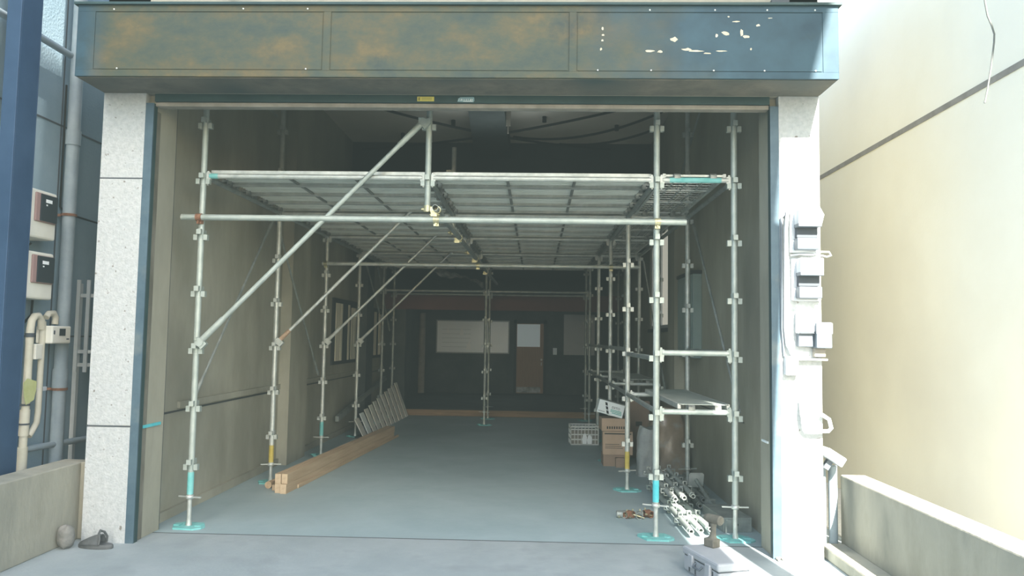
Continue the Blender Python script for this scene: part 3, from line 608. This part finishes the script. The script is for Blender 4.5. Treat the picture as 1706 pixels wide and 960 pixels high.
def ledger(p0, p1, label, m='galv', cat='ledger', group='horizontal scaffold ledgers', band=None):
    p0 = Vector(p0); p1 = Vector(p1); d = (p1-p0).normalized(); L = (p1-p0).length
    t = thing('scaffold_ledger', label, cat, p0, group=group)
    t.rotation_euler = d.to_track_quat('X','Z').to_euler()
    def body():
        return MB().tube((.045,0,0),(L-.045,0,0),.0213,n=12).mesh('ledger_tube',MT[m])
    link('ledger_tube', cached(('lt',round(L,2),m),body), t)
    def head():
        return MB().box(.026,.06,-.013,.013,-.03,.026).prism([(.030,-.075),(.042,-.075),(.046,.04),(.030,.04)],'y',-.006,.006).mesh('wedge_head',MT[m])
    hm = cached(('head',m),head)
    link('wedge_head', hm, t); link('wedge_head', hm, t, (L,0,0), rot=(0,0,PI))
    if band:
        MB().tube((band[1],0,0),(band[2],0,0),.0218,n=12,caps=False).obj('paint_band',band[0],t)
    return t
DK = zk(5)+.045
# cross ledgers that carry the deck
for i,y in enumerate(rows[:5]):
    nm = ['front edge of the deck','second post line','third post line','fourth post line','fifth post line'][i]
    ledger((-1.8,y,DK),(0,y,DK),'galvanised ledger under the left half of the deck at the '+nm, band=('teal',.05,.12) if i==0 else None)
    ledger((0,y,DK),(1.8,y,DK),'galvanised ledger under the right half of the deck at the '+nm)
    ledger((1.8,y,DK),(2.4,y,DK),'short ledger under the narrow mesh deck at the '+nm, band=('teal',.10,.5) if i==0 else None)
for x,nm in ((-1.8,'left row'),(0,'centre line'),(1.8,'inner right row'),(2.4,'outer right row')):
    for i in range(5):
        if x == 2.4 and i > 3: continue
        ledger((x,rows[i],DK),(x,rows[i+1],DK),'lengthwise ledger under the deck on the %s, %s bay'%(nm,['first','second','third','fourth','last short'][i]),'galv_dull')
# lower ledgers at the far pair
for i in (4,5):
    l = ['nearer','farther'][i-4]
    ledger((-1.8,rows[i],zk(4)+.045),(0,rows[i],zk(4)+.045),'far cross ledger below the deck, left half, %s of the pair'%l,'galv_dull')
    ledger((0,rows[i],zk(4)+.045),(1.8,rows[i],zk(4)+.045),'far cross ledger below the deck, right half, %s of the pair'%l,'galv_dull')
# right bay steps: two levels of short ledgers
for i,y in enumerate(rows[:5]):
    ledger((1.8,y,zk(1)+.045),(2.4,y,zk(1)+.045),'short knee-high ledger between the right rows, %s'%rn[i],'galv_light' if i==0 else 'galv')
ledger((1.8,0,zk(2)+.045),(2.4,0,zk(2)+.045),'short bright waist-high ledger between the right posts at the opening','galv_light')
for i in range(4):
    ledger((1.8,rows[i],zk(1)+.045),(1.8,rows[i+1],zk(1)+.045),'knee-high lengthwise ledger on the inner right row, %s bay'%['first','second','third','fourth'][i],'galv_dull')
    if i>0: ledger((1.8,rows[i],zk(2)+.045),(1.8,rows[i+1],zk(2)+.045),'waist-high lengthwise ledger on the inner right row, %s bay'%['first','second','third','fourth'][i],'galv_dull')
ledger((1.8,0,zk(2)+.0),(1.8,1.8,zk(2)+.0),'waist-high lengthwise ledger on the inner right row, first bay','galv_dull')
ledger((2.4,0,zk(2)+.045),(2.4,1.8,zk(2)+.045),'waist-high lengthwise ledger along the right wall, first bay','galv_dull')
ledger((2.4,0,zk(1)+.045),(2.4,1.8,zk(1)+.045),'knee-high lengthwise ledger along the right wall, first bay','galv_dull')
0 and ledger((-1.8,0,zk(2)+.06),(-1.8,1.8,zk(2)+.06),'thin dull ledger along the left wall at waist height, first bay','galv_dull')

# ---- steel deck planks laid crosswise
PW, PLn = .405, 1.74
def plank_meshes():
    d = MB()
    d.box(0,PLn,-PW/2+.012,PW/2-.012,.034,.038)
    for k in range(7):                               # pressed ribs running lengthwise
        y = -PW/2+.045+k*(PW-.09)/6; d.prism([(y-.016,.034),(y-.009,.016),(y+.009,.016),(y+.016,.034)],'x',.02,PLn-.02)
    r = MB().box(0,PLn,-.004,.004,0,.04).box(0,PLn,-.014,.014,-.004,.0)
    c = MB().box(-.011,.011,-PW/2+.012,PW/2-.012,.002,.018)
    h = MB().prism([(.03,.03),(-.035,.03),(-.048,.018),(-.048,-.012),(-.036,-.012),(-.034,.004),(.0,.010),(.0,-.02),(.03,-.02)],'y',-.025,.025)
    return d.mesh('deck_sheet',MT['deck']), r.mesh('side_rail',MT['galv']), c.mesh('cross_rib',MT['deckrib']), h.mesh('hook',MT['hook'])
PM = plank_meshes()
def plank(x0, yc, z, label):
    t = thing('scaffold_plank', label, 'scaffold plank', (x0,yc,z), group='steel planks of the upper deck')
    link('deck_sheet',PM[0],t); link('side_rail',PM[1],t,(0,-PW/2+.014,0)); link('side_rail',PM[1],t,(0,PW/2-.014,0))
    for q in (.34,.655): link('cross_rib',PM[2],t,(PLn*q,0,0))
    for yy in (-.14,.14):
        link('hook',PM[3],t,(0,yy,0)); link('hook',PM[3],t,(PLn,yy,0),rot=(0,0,PI))
ords = ['first','second','third','fourth']
for i in range(5):
    nb = 4 if i < 4 else 2
    for s,x0 in (('left',-1.77),('right',.03)):
        for k in range(nb):
            y = rows[i]+.26+k*.427
            plank(x0,y,DK+.022,'%s deck plank from the front, %s bay, %s half of the upper deck'%(ords[k],['first','second','third','fourth','last short'][i],s))
# ---- narrow mesh planks on the right walkway
def mesh_plank(xc, y0, z, label):
    t = thing('mesh_plank', label, 'scaffold plank', (xc,y0,z), group='see-through mesh planks of the right walkway')
    def fr():
        c = MB()
        for x in (-.235,.235): c.box(x-.012,x+.012,0,1.74,0,.035)
        for x in (-.12,0,.12): c.box(x-.004,x+.004,0,1.74,.016,.03)
        for y in (.0,.58,1.15,1.72): c.box(-.235,.235,y,y+.02,.012,.028)
        return c.mesh('frame',MT['galv'])
    def gr():
        c = MB()
        for k in range(17): c.box(-.225,.225,.03+k*.1,.034+k*.1,.028,.033)
        for k in range(9): c.box(-.2+k*.05-.0015,-.2+k*.05+.0015,.02,1.72,.029,.033)
        return c.mesh('mesh_grid',MT['galv'])
    link('frame',cached('mpf',fr),t); link('mesh_grid',cached('mpg',gr),t)
    for x in (-.14,.14):
        link('hook',PM[3],t,(x,0,0),rot=(0,0,R(90))); link('hook',PM[3],t,(x,1.74,0),rot=(0,0,R(-90)))
for i in range(4): mesh_plank(2.10,rows[i]+.03,DK+.022,'narrow see-through mesh plank of the right walkway, %s bay'%['first','second','third','fourth'][i])
# solid plank on the knee-high level, front right bay
def side_plank(xc, y0, z, w, label):
    t = thing('steel_plank', label, 'scaffold plank', (xc,y0,z))
    MB().box(-w/2+.01,w/2-.01,0,1.74,.03,.036).obj('deck_sheet','galv_light',t)
    for x in (-w/2+.012,w/2-.012): MB().box(x-.012,x+.012,0,1.74,0,.038).obj('side_rail','galv',t)
    for x in (-.1,.1):
        link('hook',PM[3],t,(x,0,0),rot=(0,0,R(90))); link('hook',PM[3],t,(x,1.74,0),rot=(0,0,R(-90)))
side_plank(2.17,.03,zk(1)+.067,.40,'steel plank on the knee-high ledgers between the right posts, sunlit front end')
side_plank(2.17,3.63,zk(1)+.067,.40,'steel plank on knee-high ledgers of the right walkway, third bay from the opening')

# ---- loose pipes clamped under the deck
def clamp(parent, loc, axis, m='brass'):
    c = MB()
    if axis == 'x': c.tube((-.022,0,0),(.022,0,0),.031,n=12).box(-.02,.02,.0,.045,-.05,-.02).tube((0,-.02,-.035),(0,.06,-.035),.008,n=8).box(-.012,.012,.03,.05,-.05,.0)
    else: c.tube((0,-.022,0),(0,.022,0),.031,n=12).box(0,.045,-.02,.02,-.05,-.02).tube((-.02,0,-.035),(.06,0,-.035),.008,n=8).box(.03,.05,-.012,.012,-.05,0)
    return c.obj('clamp',m,parent,loc)
t = thing('scaffold_pipe','long galvanised pipe clamped level across the front of the posts below the deck','pipe',(-1.94,-.052,2.412))
link('pipe_tube',tube_mesh(3.96,.0243,'galv_light'),t,(0,0,0),rot=(0,R(90),0))
clamp(t,(.14,.0,0),'x','rust'); clamp(t,(3.74,0,0),'x'); clamp(t,(2.02,.0,.0),'x')
t = thing('scaffold_pipe','galvanised pipe clamped across the third line of posts below the deck','pipe',(-1.84,3.545,2.405))
link('pipe_tube',tube_mesh(3.99,.0243,'galv'),t,(0,0,0),rot=(0,R(90),0))
clamp(t,(.04,0,0),'x'); clamp(t,(3.64,0,0),'x'); clamp(t,(1.97,0,0),'x')
a_ = Vector((.085,-.17,2.487)); b_ = Vector((.14,7.95,2.487)); L_ = (b_-a_).length
t = thing('scaffold_pipe','long pipe with open end running front to back under the middle of the deck','pipe',a_)
t.rotation_euler = (0,0,math.atan2(b_.y-a_.y,b_.x-a_.x))
link('pipe_tube',tube_mesh(L_,.0243,'galv_dull'),t,(0,0,0),rot=(0,R(90),0))
for q in (.12,1.75,3.7,5.5): clamp(t,(q,.0,0),'x')
# foot clamps on the hanging centre posts
for y,l in ((0,'first'),(1.8,'second'),(3.6,'third')):
    zc = 2.50 if y == 0 else 2.57
    single('swivel_clamp', MB().tube((0,y,zc-.02),(0,y,zc+.03),.033,n=12).box(.02,.05,y-.02,y+.02,zc-.02,zc+.02).tube((-.045,y-.01,zc),(-.02,y-.01,zc),.012,n=8), 'brass','pale zinc clamp at the foot of the %s hanging centre post'%l,'clamp')

# ---- diagonal braces
def brace(p0, p1, label, r=.017, rust=False, m='galv', fit=True):
    p0 = Vector(p0); p1 = Vector(p1); d = (p1-p0).normalized(); L = (p1-p0).length
    t = thing('diagonal_brace', label, 'brace', p0, group='diagonal scaffold braces')
    t.rotation_euler = d.to_track_quat('X','Z').to_euler()
    MB().tube((0,0,0),(L,0,0),r,n=12).obj('brace_tube',m,t)
    MB().tube((.03,0,0),(.16 if rust else .26,0,0),r+.006,r+.004,n=12).obj('end_sleeve','rust_pale' if rust else m,t)
    MB().tube((L-.26,0,0),(L-.03,0,0),r+.004,r+.006,n=12).obj('end_sleeve',m,t)
    if fit:
        for x in (0,L):
            MB().tube((x,-.02,0),(x,.03,0),.034,n=14).box(x-.03,x+.03,-.012,.03,-.05,.02).tube((x,-.03,.03),(x,.04,.045),.01,n=8).obj('swivel_bracket',m,t)
brace((-1.755,-.045,1.43),(-.045,-.045,3.19),'long shiny diagonal brace from the front left post up to the hanging centre post',.0195,m='galv_light')
brace((-1.755,1.765,1.43),(-.04,1.765,3.18),'diagonal brace with rusty lower end on the second line of posts',rust=True)
brace((-1.755,3.565,1.43),(-.04,3.565,3.15),'diagonal brace on the third line of posts, in front of the left window')
brace((-1.755,5.365,1.43),(-.04,5.365,3.15),'diagonal brace on the fourth line of posts, farthest of the four')
for a,b,l in (((-1.85,.05,.93),(-1.85,1.75,2.68),'thin brace along the left wall rising in the first bay'),
              ((-1.85,1.85,2.68),(-1.85,3.55,1.0),'thin brace along the left wall falling in the second bay'),
              ((-1.85,.1,3.9),(-1.85,1.75,3.76),'thin brace high on the left wall above the deck')):
    brace(a,b,l,.011,m='galv_dull',fit=False)
for a,b,l in (((2.45,.05,.95),(2.45,1.75,2.68),'thin brace along the right wall rising in the first bay'),
              ((2.45,3.4,.90),(2.45,5.35,2.68),'thin brace along the right wall in the third bay'),
              ((2.45,1.2,3.85),(2.45,3.55,2.85),'thin brace high on the right wall above the deck')):
    brace(a,b,l,.011,m='galv_dull',fit=False)
for i,(a,b) in enumerate((((-1.85,6.0,2.68),(-1.85,7.15,1.9)),((-1.85,6.9,2.68),(-1.85,8.1,1.6)))):
    brace(a,b,'thin far brace on the left wall, %s of two'%['nearer','farther'][i],.012,m='galv_dull',fit=False)

# ---------------------------------------------------------------- things on the floor, left
def timber(x, y0, L, z, w, h, label, ang=0):
    t = thing('timber_beam', label, 'timber', (x,y0,z), (0,0,R(ang)), group='squared timber beams on the floor')
    MB().box(-w/2,w/2,0,L,0,h).obj('beam','timber',t,bevel=.002)
    MB().box(-w/2+.002,w/2-.002,-.001,.0005,.002,h-.002).obj('cut_end','timber_end',t)
A = -3.9
timber(-1.553,1.30,4.0,0,.058,.088,'lower left squared pine beam of the stack on the floor',A)
timber(-1.490,1.27,4.0,0,.058,.088,'lower right squared pine beam of the stack, next to the open floor',A)
timber(-1.553,1.30,4.0,.089,.058,.092,'upper left squared pine beam of the stack on the floor',A)
timber(-1.490,1.30,4.0,.089,.058,.092,'upper right squared pine beam of the stack on the floor',A)
timber(-1.443,1.55,3.95,0,.026,.035,'thin pale batten lying against the foot of the pine beam stack',A)
timber(-1.625,1.42,3.2,0,.05,.055,'short squared offcut beam at floor level left of the pine stack',A)
timber(-1.625,1.50,3.0,.056,.05,.06,'short squared offcut beam resting on another left of the pine stack',A)
single('wood_log', MB().tube((-1.715,1.50,.035),(-1.62,2.6,.035),.035,n=14), 'timber','short round timber pole on the floor left of the pine stack','timber')
# pale boards leaning against the wall, growing taller towards the back
for k in range(11):
    f = k/10
    y = 5.30+3.05*f; hgt = .30+.33*f if k>0 else .28
    xb = -1.625+.09*f; xt = -1.77
    t = thing('leaning_board','%s'%(['shortest pale board, nearest of the row leaning to the left wall','second pale leaning board from the near end, brightest one','third pale leaning board from the near end','fourth pale leaning board from the near end','fifth pale leaning board from the near end','middle pale leaning board of the row','fifth pale leaning board from the far end','fourth pale leaning board from the far end','third pale leaning board from the far end, with brown stains','second pale leaning board from the far end','tallest pale board, farthest of the row leaning to the left wall'][k]),'board',(xb,y,0),group='pale boards leaning along the left wall')
    MB().prism([(0,0),(.012,.004),(xt-xb+.012,hgt),(xt-xb,hgt-.003)],'y',-.118,.118).obj('board','oldwood' if k!=1 else 'white_box',t)
single('stair_stringer', MB().prism([(5.0,.26),(5.0,.34),(8.5,.76),(8.5,.68)],'x',-2.0,-1.95), 'galv_dull','dark sloping metal rail behind the row of leaning boards','rail')
single('floor_rail', MB().box(-1.76,-1.66,5.2,8.45,0,.02),'frame_dark','dark metal strip on the floor under the leaning boards','rail')

# ---------------------------------------------------------------- things on the floor, right
def carton(name, label, loc, w, d, h, rz, m='card', flaps=False, rot=None, tape=True):
    t = thing(name, label, 'box', loc, rot or (0,0,R(rz)))
    MB().box(-w/2,w/2,-d/2,d/2,0,h).obj('carton_body',m,t,bevel=.004)
    if tape: MB().box(-w/2+.02,w/2-.02,-d/2-.0015,-d/2,h-.035,h-.02).obj('printed_band','ink',t)
    if flaps:
        MB().prism([(-d/2,h),(-d/2-.05,h+.10),(-d/2-.045,h+.102),(-d/2+.004,h)],'x',-w/2,w/2).obj('flap',m,t)
        MB().prism([(-w/2,h),(-w/2-.06,h+.07),(-w/2-.056,h+.073),(-w/2+.004,h)],'y',-d/2,d/2).obj('flap',m,t)
        MB().prism([(w/2,h),(w/2+.07,h+.08),(w/2+.074,h+.077),(w/2+.004,h)],'y',-d/2,d/2).obj('flap',m,t)
    return t
single('floor_crate', MB().box(1.69,2.0,3.22,3.52,.0,.135).box(1.83,1.93,3.14,3.218,0,.11), 'card_dark','flat dark carton lying on the floor under the cardboard boxes','box')
t = carton('cardboard_box','brown cardboard box with dark printed band, lower one of the stack',(1.868,3.37,.136),.355,.32,.275,-3)
p = MB()
for k in range(3): p.box(-.15,.02+.02*k,-.162,-.16,.12-.022*k,.126-.022*k)
p.obj('small_print','ink',t)
t = carton('cardboard_box','brown cardboard box with a row of dark print, upper one of the stack',(1.835,3.39,.412),.34,.30,.15,2,tape=False)
p = MB()
for k in range(9): p.box(-.11+.028*k,-.093+.028*k,-.1515,-.15,.025,.055)
p.obj('large_print','ink',t)
# white carton tilted on top
t = thing('white_carton','white carton with black stripe and green print tilted on the cardboard boxes','box',(1.775,3.35,.675),(R(0),R(14.6),R(0)))
MB().box(-.155,.155,-.14,.13,-.075,.078).obj('carton_body','white_box',t,bevel=.003)
MB().box(-.157,.157,-.1415,.131,.078,.084).obj('lid_edge','galv_dull',t)
for k in range(3): 
    x = -.075+.018*k; z = .045-.045*k
    MB().prism([(x-.012,z+.018),(x+.016,z+.018),(x+.030,z-.018),(x+.004,z-.018)],'y',-.1425,-.1405).obj('black_stripe','black',t)
text('lettering','ESITO',.038,'black',t,(.055,-.1415,.022),(R(90),0,0))
p = MB()
for k,(a,b) in enumerate(((.0,.13),(.0,.135),(.02,.14))): p.box(a,b,-.142,-.1405,-.012-.017*k,-.003-.017*k)
p.obj('green_print','greenprint',t)
p = MB()
for k in range(5): p.box(-.14+.016*k,-.131+.016*k,-.142,-.1405,-.055,-.047)
p.obj('small_print','ink',t)
t = carton('cardboard_box','tall upright brown cardboard carton behind the stacked boxes',(2.20,4.05,0),.27,.28,.72,4,m='card_dark',tape=False)
MB().box(-.05,.03,-.152,-.15,.40,.46).obj('printed_mark','ink',t)
# pale crate with bottles
t = thing('plastic_crate','pale translucent plastic crate on the floor left of the cardboard boxes','crate',(1.575,5.12,0),(0,0,R(4)))
c = MB().box(-.20,.20,-.15,.15,0,.01)
for z in (.0,.07,.14,.21,.255): c.box(-.2,.2,-.15,-.14,z,z+.018).box(-.2,.2,.14,.15,z,z+.018).box(-.2,-.19,-.14,.14,z,z+.018).box(.19,.2,-.14,.14,z,z+.018)
for k in range(9):
    x = -.2+.049*k; c.box(x,x+.009,-.15,-.141,0,.27).box(x,x+.009,.141,.15,0,.27)
for k in range(7):
    y = -.15+.0485*k; c.box(-.2,-.191,y,y+.009,0,.27).box(.191,.2,y,y+.009,0,.27)
c.obj('crate_lattice','crate',t)
MB().box(-.185,.185,-.13,.13,.012,.20).obj('lining','lip',t)
for x,h,l in ((1.58,.17,'left'),(1.65,.15,'right')):
    single('plastic_bag', MB().prism([(x-.03,.02),(x+.03,.02),(x+.035,h*.7),(x+.01,h),(x-.02,h*.9),(x-.035,h*.5)],'y',4.955,4.964), 'paper','small white plastic bag hooked on the crate front, %s one'%l,'bag')
# grey sacks and plastic-wrapped goods
def sackmesh(w, d, h, seed, top=.55):
    rnd = random.Random(seed); n = 28; mrows = 16; vs = []
    ph = [rnd.uniform(0,6.28) for _ in range(6)]
    for j in range(mrows+1):
        v = j/mrows; k = (1-.12*v) if v < .75 else (1-.12*v)*(1-(v-.75)/.25*(1-top))
        for i in range(n):
            a = 2*PI*i/n; ca = math.cos(a); sa = math.sin(a)
            q = 1/max(abs(ca),abs(sa))**.55
            wv = 1+.05*math.sin(3*a+ph[0]+5*v)+.04*math.sin(7*a+ph[1]-9*v)+.03*math.sin(13*v+ph[2]+2*a)
            vs.append((w/2*ca*q*k*wv, d/2*sa*q*k*wv, h*v+.02*math.sin(2*a+ph[3])*v))
    mb = MB(); mb.add(vs,[(j*n+i,j*n+(i+1)%n,(j+1)*n+(i+1)%n,(j+1)*n+i) for j in range(mrows) for i in range(n)],True)
    mb.add([vs[mrows*n+i] for i in range(n)],[tuple(range(n))],True); mb.add([vs[i] for i in range(n)],[tuple(range(n))[::-1]])
    return mb
o = sackmesh(.24,.26,.53,4,.8).obj('grey_sack','sack',None,(2.13,2.68,0)); tag(o,'crumpled grey plastic sack standing by the inner right posts','sack')
o = sackmesh(.46,.40,.72,9,.7).obj('wrapped_bundle','wrap',None,(2.40,2.95,0)); tag(o,'large brown bundle wrapped in clear plastic against the right wall','bundle')

# bundle of short scaffold posts on the floor
def lying_post(x0,y0,z,L,ang,label,m='galv_light'):
    t = thing('lying_scaffold_post', label, 'scaffold post', (x0,y0,z), (0,0,R(ang)), group='scaffold posts lying on the floor')
    link('tube',cached(('lie',L,m),lambda: MB().tube((0,0,0),(0,L,0),.0243,n=16,hollow=.8).mesh('tube',MT[m])),t)
    link('spigot',cached(('spig',m),lambda: MB().tube((0,-.06,0),(0,.02,0),.0195,n=14,hollow=.72).mesh('spigot',MT[m])),t)
    for q in (.32,.77,1.22,1.67): 
        if q < L: link('wedge_pocket',collar_mesh(m),t,(0,q,0),rot=(R(-90),0,0))
ll = ['leftmost post end in the sunlit pile on the floor','second post end from the left in the sunlit pile','third post end from the left in the sunlit pile, open tube end facing out']
for k in range(3): lying_post(2.065+.082*k,.04+.045*k,.056,1.75,1.0+.3*k,ll[k])
for k in range(3): lying_post(2.07+.09*k,.72+.07*k,.056+.10,1.3,1.5-1.2*k,'%s post in the upper layer of the pile on the floor'%['left','middle','right'][k],'galv')
for k in range(3): lying_post(2.33+.085*k,.95+.25*k,.056,1.0,-2+1.0*k,'%s loose post lying between the pile and the right wall'%['nearest','middle','farthest'][k],'galv_dull')
# jack base lying on its side
t = thing('jack_base','screw jack with square grey base plate leaning on the post pile','jack base',(2.42,.78,.07),(R(0),0,R(8)))
t.rotation_euler = (R(14),0,R(4))
MB().tube((0,-.05,0),(0,.55,.0),.017,n=12).obj('screw_rod','galv_dull',t)
MB().prism([(-.07,-.055),(-.055,-.07),(.055,-.07),(.07,-.055),(.07,.055),(.055,.07),(-.055,.07),(-.07,.055)],'y',.55,.558).obj('base_plate','galv',t)
MB().box(-.045,.045,.10,.125,-.02,.02).obj('wing_nut','galv_dull',t)
t = thing('steel_channel','grey steel channel piece with a bolt hole lying beside the outer right post','channel',(2.47,.22,0),(0,0,R(6)))
MB().box(-.11,.12,0,.5,.10,.115).box(-.11,-.095,0,.5,0,.10).box(.105,.12,0,.5,0,.10).box(-.095,.105,.0,.008,.0,.10).obj('channel','galv_dull',t,bevel=.002)
MB().tube((.0,-.002,.06),(.0,.0,.06),.012,n=12).obj('bolt_hole','black',t)
# loose clamps
for i,(x,y,m,l) in enumerate(((1.60,.63,'galv_dull','grey pipe clamp on the open floor, farthest left of the four'),(1.665,.62,'rust','reddish rusty pipe clamp on the open floor'),(1.76,.60,'galv_dull','grey pipe clamp on the floor left of the cyan-footed post'),(1.85,.66,'rust','rust-brown pipe clamp on the floor behind the cyan-footed post'))):
    t = thing('loose_pipe_clamp',l,'clamp',(x,y,.0),(0,0,R(40*i)),group='pipe clamps scattered on the floor')
    MB().tube((-.03,0,.030),(.02,0,.030),.030,n=14,hollow=.8).obj('jaw',m,t)
    MB().tube((.035,-.03,.03),(.035,.03,.03),.028,n=14,hollow=.8).obj('jaw',m,t)
    MB().tube((-.01,-.04,.012),(-.01,.05,.035),.007,n=8).tube((.05,.0,.01),(.06,.0,.07),.006,n=8).obj('bolt','brass',t)

# toolbox
t = thing('toolbox','white plastic toolbox with grey latches, half sunlit on the apron','toolbox',(2.03,-.945,0),(0,0,R(17.5)))
MB().box(-.11,.11,-.215,.215,0,.098).obj('case','tool_white',t,bevel=.012)
MB().box(-.118,.118,-.223,.223,.104,.155).obj('lid','tool_white',t,bevel=.014)
MB().box(-.105,.105,-.21,.21,.096,.106).obj('seam','dark_pl',t)
for y in (-.11,.10):
    l = MB().box(-.130,-.108,y-.028,y+.028,.045,.125).obj('latch','tool_white',t,bevel=.005)
    MB().box(-.112,-.1095,y-.045,y-.03,.01,.09).box(-.112,-.1095,y+.03,y+.045,.01,.09).obj('latch_recess','dark_pl',t)
MB().path([(-.125,-.05,.09),(-.145,-.045,.07),(-.145,.03,.07),(-.125,.035,.09)],.008).obj('handle','grey_pl',t)
MB().box(-.03,.09,-.2165,-.2155,.025,.075).obj('side_label','white_box',t)
p = MB()
for k in range(4): p.prism([(-.02+.025*k,.035),(-.006+.025*k,.035),(.002+.025*k,.062),(-.012+.025*k,.062)],'y',-.2185,-.2165)
p.obj('blue_print','bsticker',t)
# impact driver standing on its battery
t = thing('impact_driver','mottled brown-grey impact driver standing upright on the white toolbox','power tool',(2.045,-.80,.155),(0,0,R(125)))
MB().box(-.035,.05,-.035,.035,0,.055).obj('battery','drill',t,bevel=.008)
vs = []
g_ = MB()
for j,(x,z,rx,ry) in enumerate(((.005,.055,.034,.028),(.0,.07,.024,.021),(-.004,.10,.019,.017),(-.004,.13,.021,.018),(.0,.155,.027,.022))):
    for i in range(14):
        a = 2*PI*i/14; vs.append((x+rx*math.cos(a),ry*math.sin(a),z))
g_.add(vs,[(j*14+i,j*14+(i+1)%14,(j+1)*14+(i+1)%14,(j+1)*14+i) for j in range(4) for i in range(14)],True).obj('grip','drill',t)
MB().tube((-.065,0,.180),(.035,0,.180),.031,.029,n=18).tube((.035,0,.180),(.065,0,.18),.029,.018,n=18).tube((-.075,0,.18),(-.065,0,.18),.022,.031,n=18).obj('motor_housing','drill',t)
MB().tube((.065,0,.18),(.085,0,.18),.011,n=12).obj('chuck','galv_dull',t)
MB().box(.018,.03,-.008,.008,.125,.15).obj('trigger','black',t)
# debris at the foot of the right guide
db = MB()
for k in range(7): pebble(db,(2.565+random.uniform(-.02,.025),-.525+random.uniform(-.02,.02),.012),.012,.010,.012,6,8,seed=k+20)
o = single('leaf_litter', db, 'stone','small heap of grit at the foot of the right guide rail','debris'); o['kind'] = 'stuff'

# ---------------------------------------------------------------- light, sky, camera
w = D.worlds.new('World'); bpy.context.scene.world = w; w.use_nodes = True
nt = w.node_tree; bg = nt.nodes['Background']
sky = nt.nodes.new('ShaderNodeTexSky'); sky.sky_type = 'NISHITA'; sky.sun_disc = False; sky.sun_elevation = R(40); sky.sun_rotation = R(169)
sky.air_density = 1.0; sky.dust_density = 1.6
mxs = nt.nodes.new('ShaderNodeMix'); mxs.data_type = 'RGBA'; mxs.blend_type = 'MULTIPLY'; mxs.inputs[0].default_value = 1; mxs.inputs[7].default_value = (1.03,1.0,.90,1)
nt.links.new(sky.outputs[0], mxs.inputs[6]); nt.links.new(mxs.outputs[2], bg.inputs['Color']); bg.inputs['Strength'].default_value = .50
su = D.lights.new('sun','SUN'); su.energy = 22; su.angle = R(.2); su.color = (1,.96,.88)
so = D.objects.new('sun',su); COL.objects.link(so)
so.rotation_euler = Vector((-.07,.35,-.30)).to_track_quat('-Z','Y').to_euler(); so.location = (3,-6,8)

for nm,loc,e,sz in (('back_room_fill',(.3,11.2,2.85),5,1.6),('high_ceiling_fill',(.3,3.6,3.9),2.5,1.2)):  # unseen fill lamps added to lift the back room and high ceiling
    la = D.lights.new(nm,'AREA'); la.energy = e; la.size = sz; la.color = (.9,1,1); lo = D.objects.new(nm,la); COL.objects.link(lo); lo.location = loc
    if nm == 'high_ceiling_fill': lo.rotation_euler = (PI,0,0)
cam = D.cameras.new('camera'); co = D.objects.new('camera',cam); COL.objects.link(co); bpy.context.scene.camera = co
yaw,pit,rol = -.0323,.0668,.0155
cy,sy,cp,sp = math.cos(yaw),math.sin(yaw),math.cos(pit),math.sin(pit)
f = Vector((sy*cp,cy*cp,sp)); r = Vector((cy,-sy,0)); u = r.cross(f)
r2 = r*math.cos(rol)+u*math.sin(rol); u2 = -r*math.sin(rol)+u*math.cos(rol)
M = Matrix((r2,u2,-f)).transposed().to_4x4(); M.translation = Vector((.8683,-5.8727,1.4955)); co.matrix_world = M
cam.sensor_width = 36; cam.lens = 1255.92/1706*36; cam.clip_end = 200

sc = bpy.context.scene
sc.view_settings.view_transform = 'Standard'; sc.view_settings.look = 'None'
sc.view_settings.exposure = 0.68
sc.view_settings.use_curve_mapping = True
cm = sc.view_settings.curve_mapping; cm.black_level = (-.020,-.026,-.0245); cm.update()
sc.cycles.max_bounces = 12; sc.cycles.diffuse_bounces = 9; sc.cycles.use_denoising = True
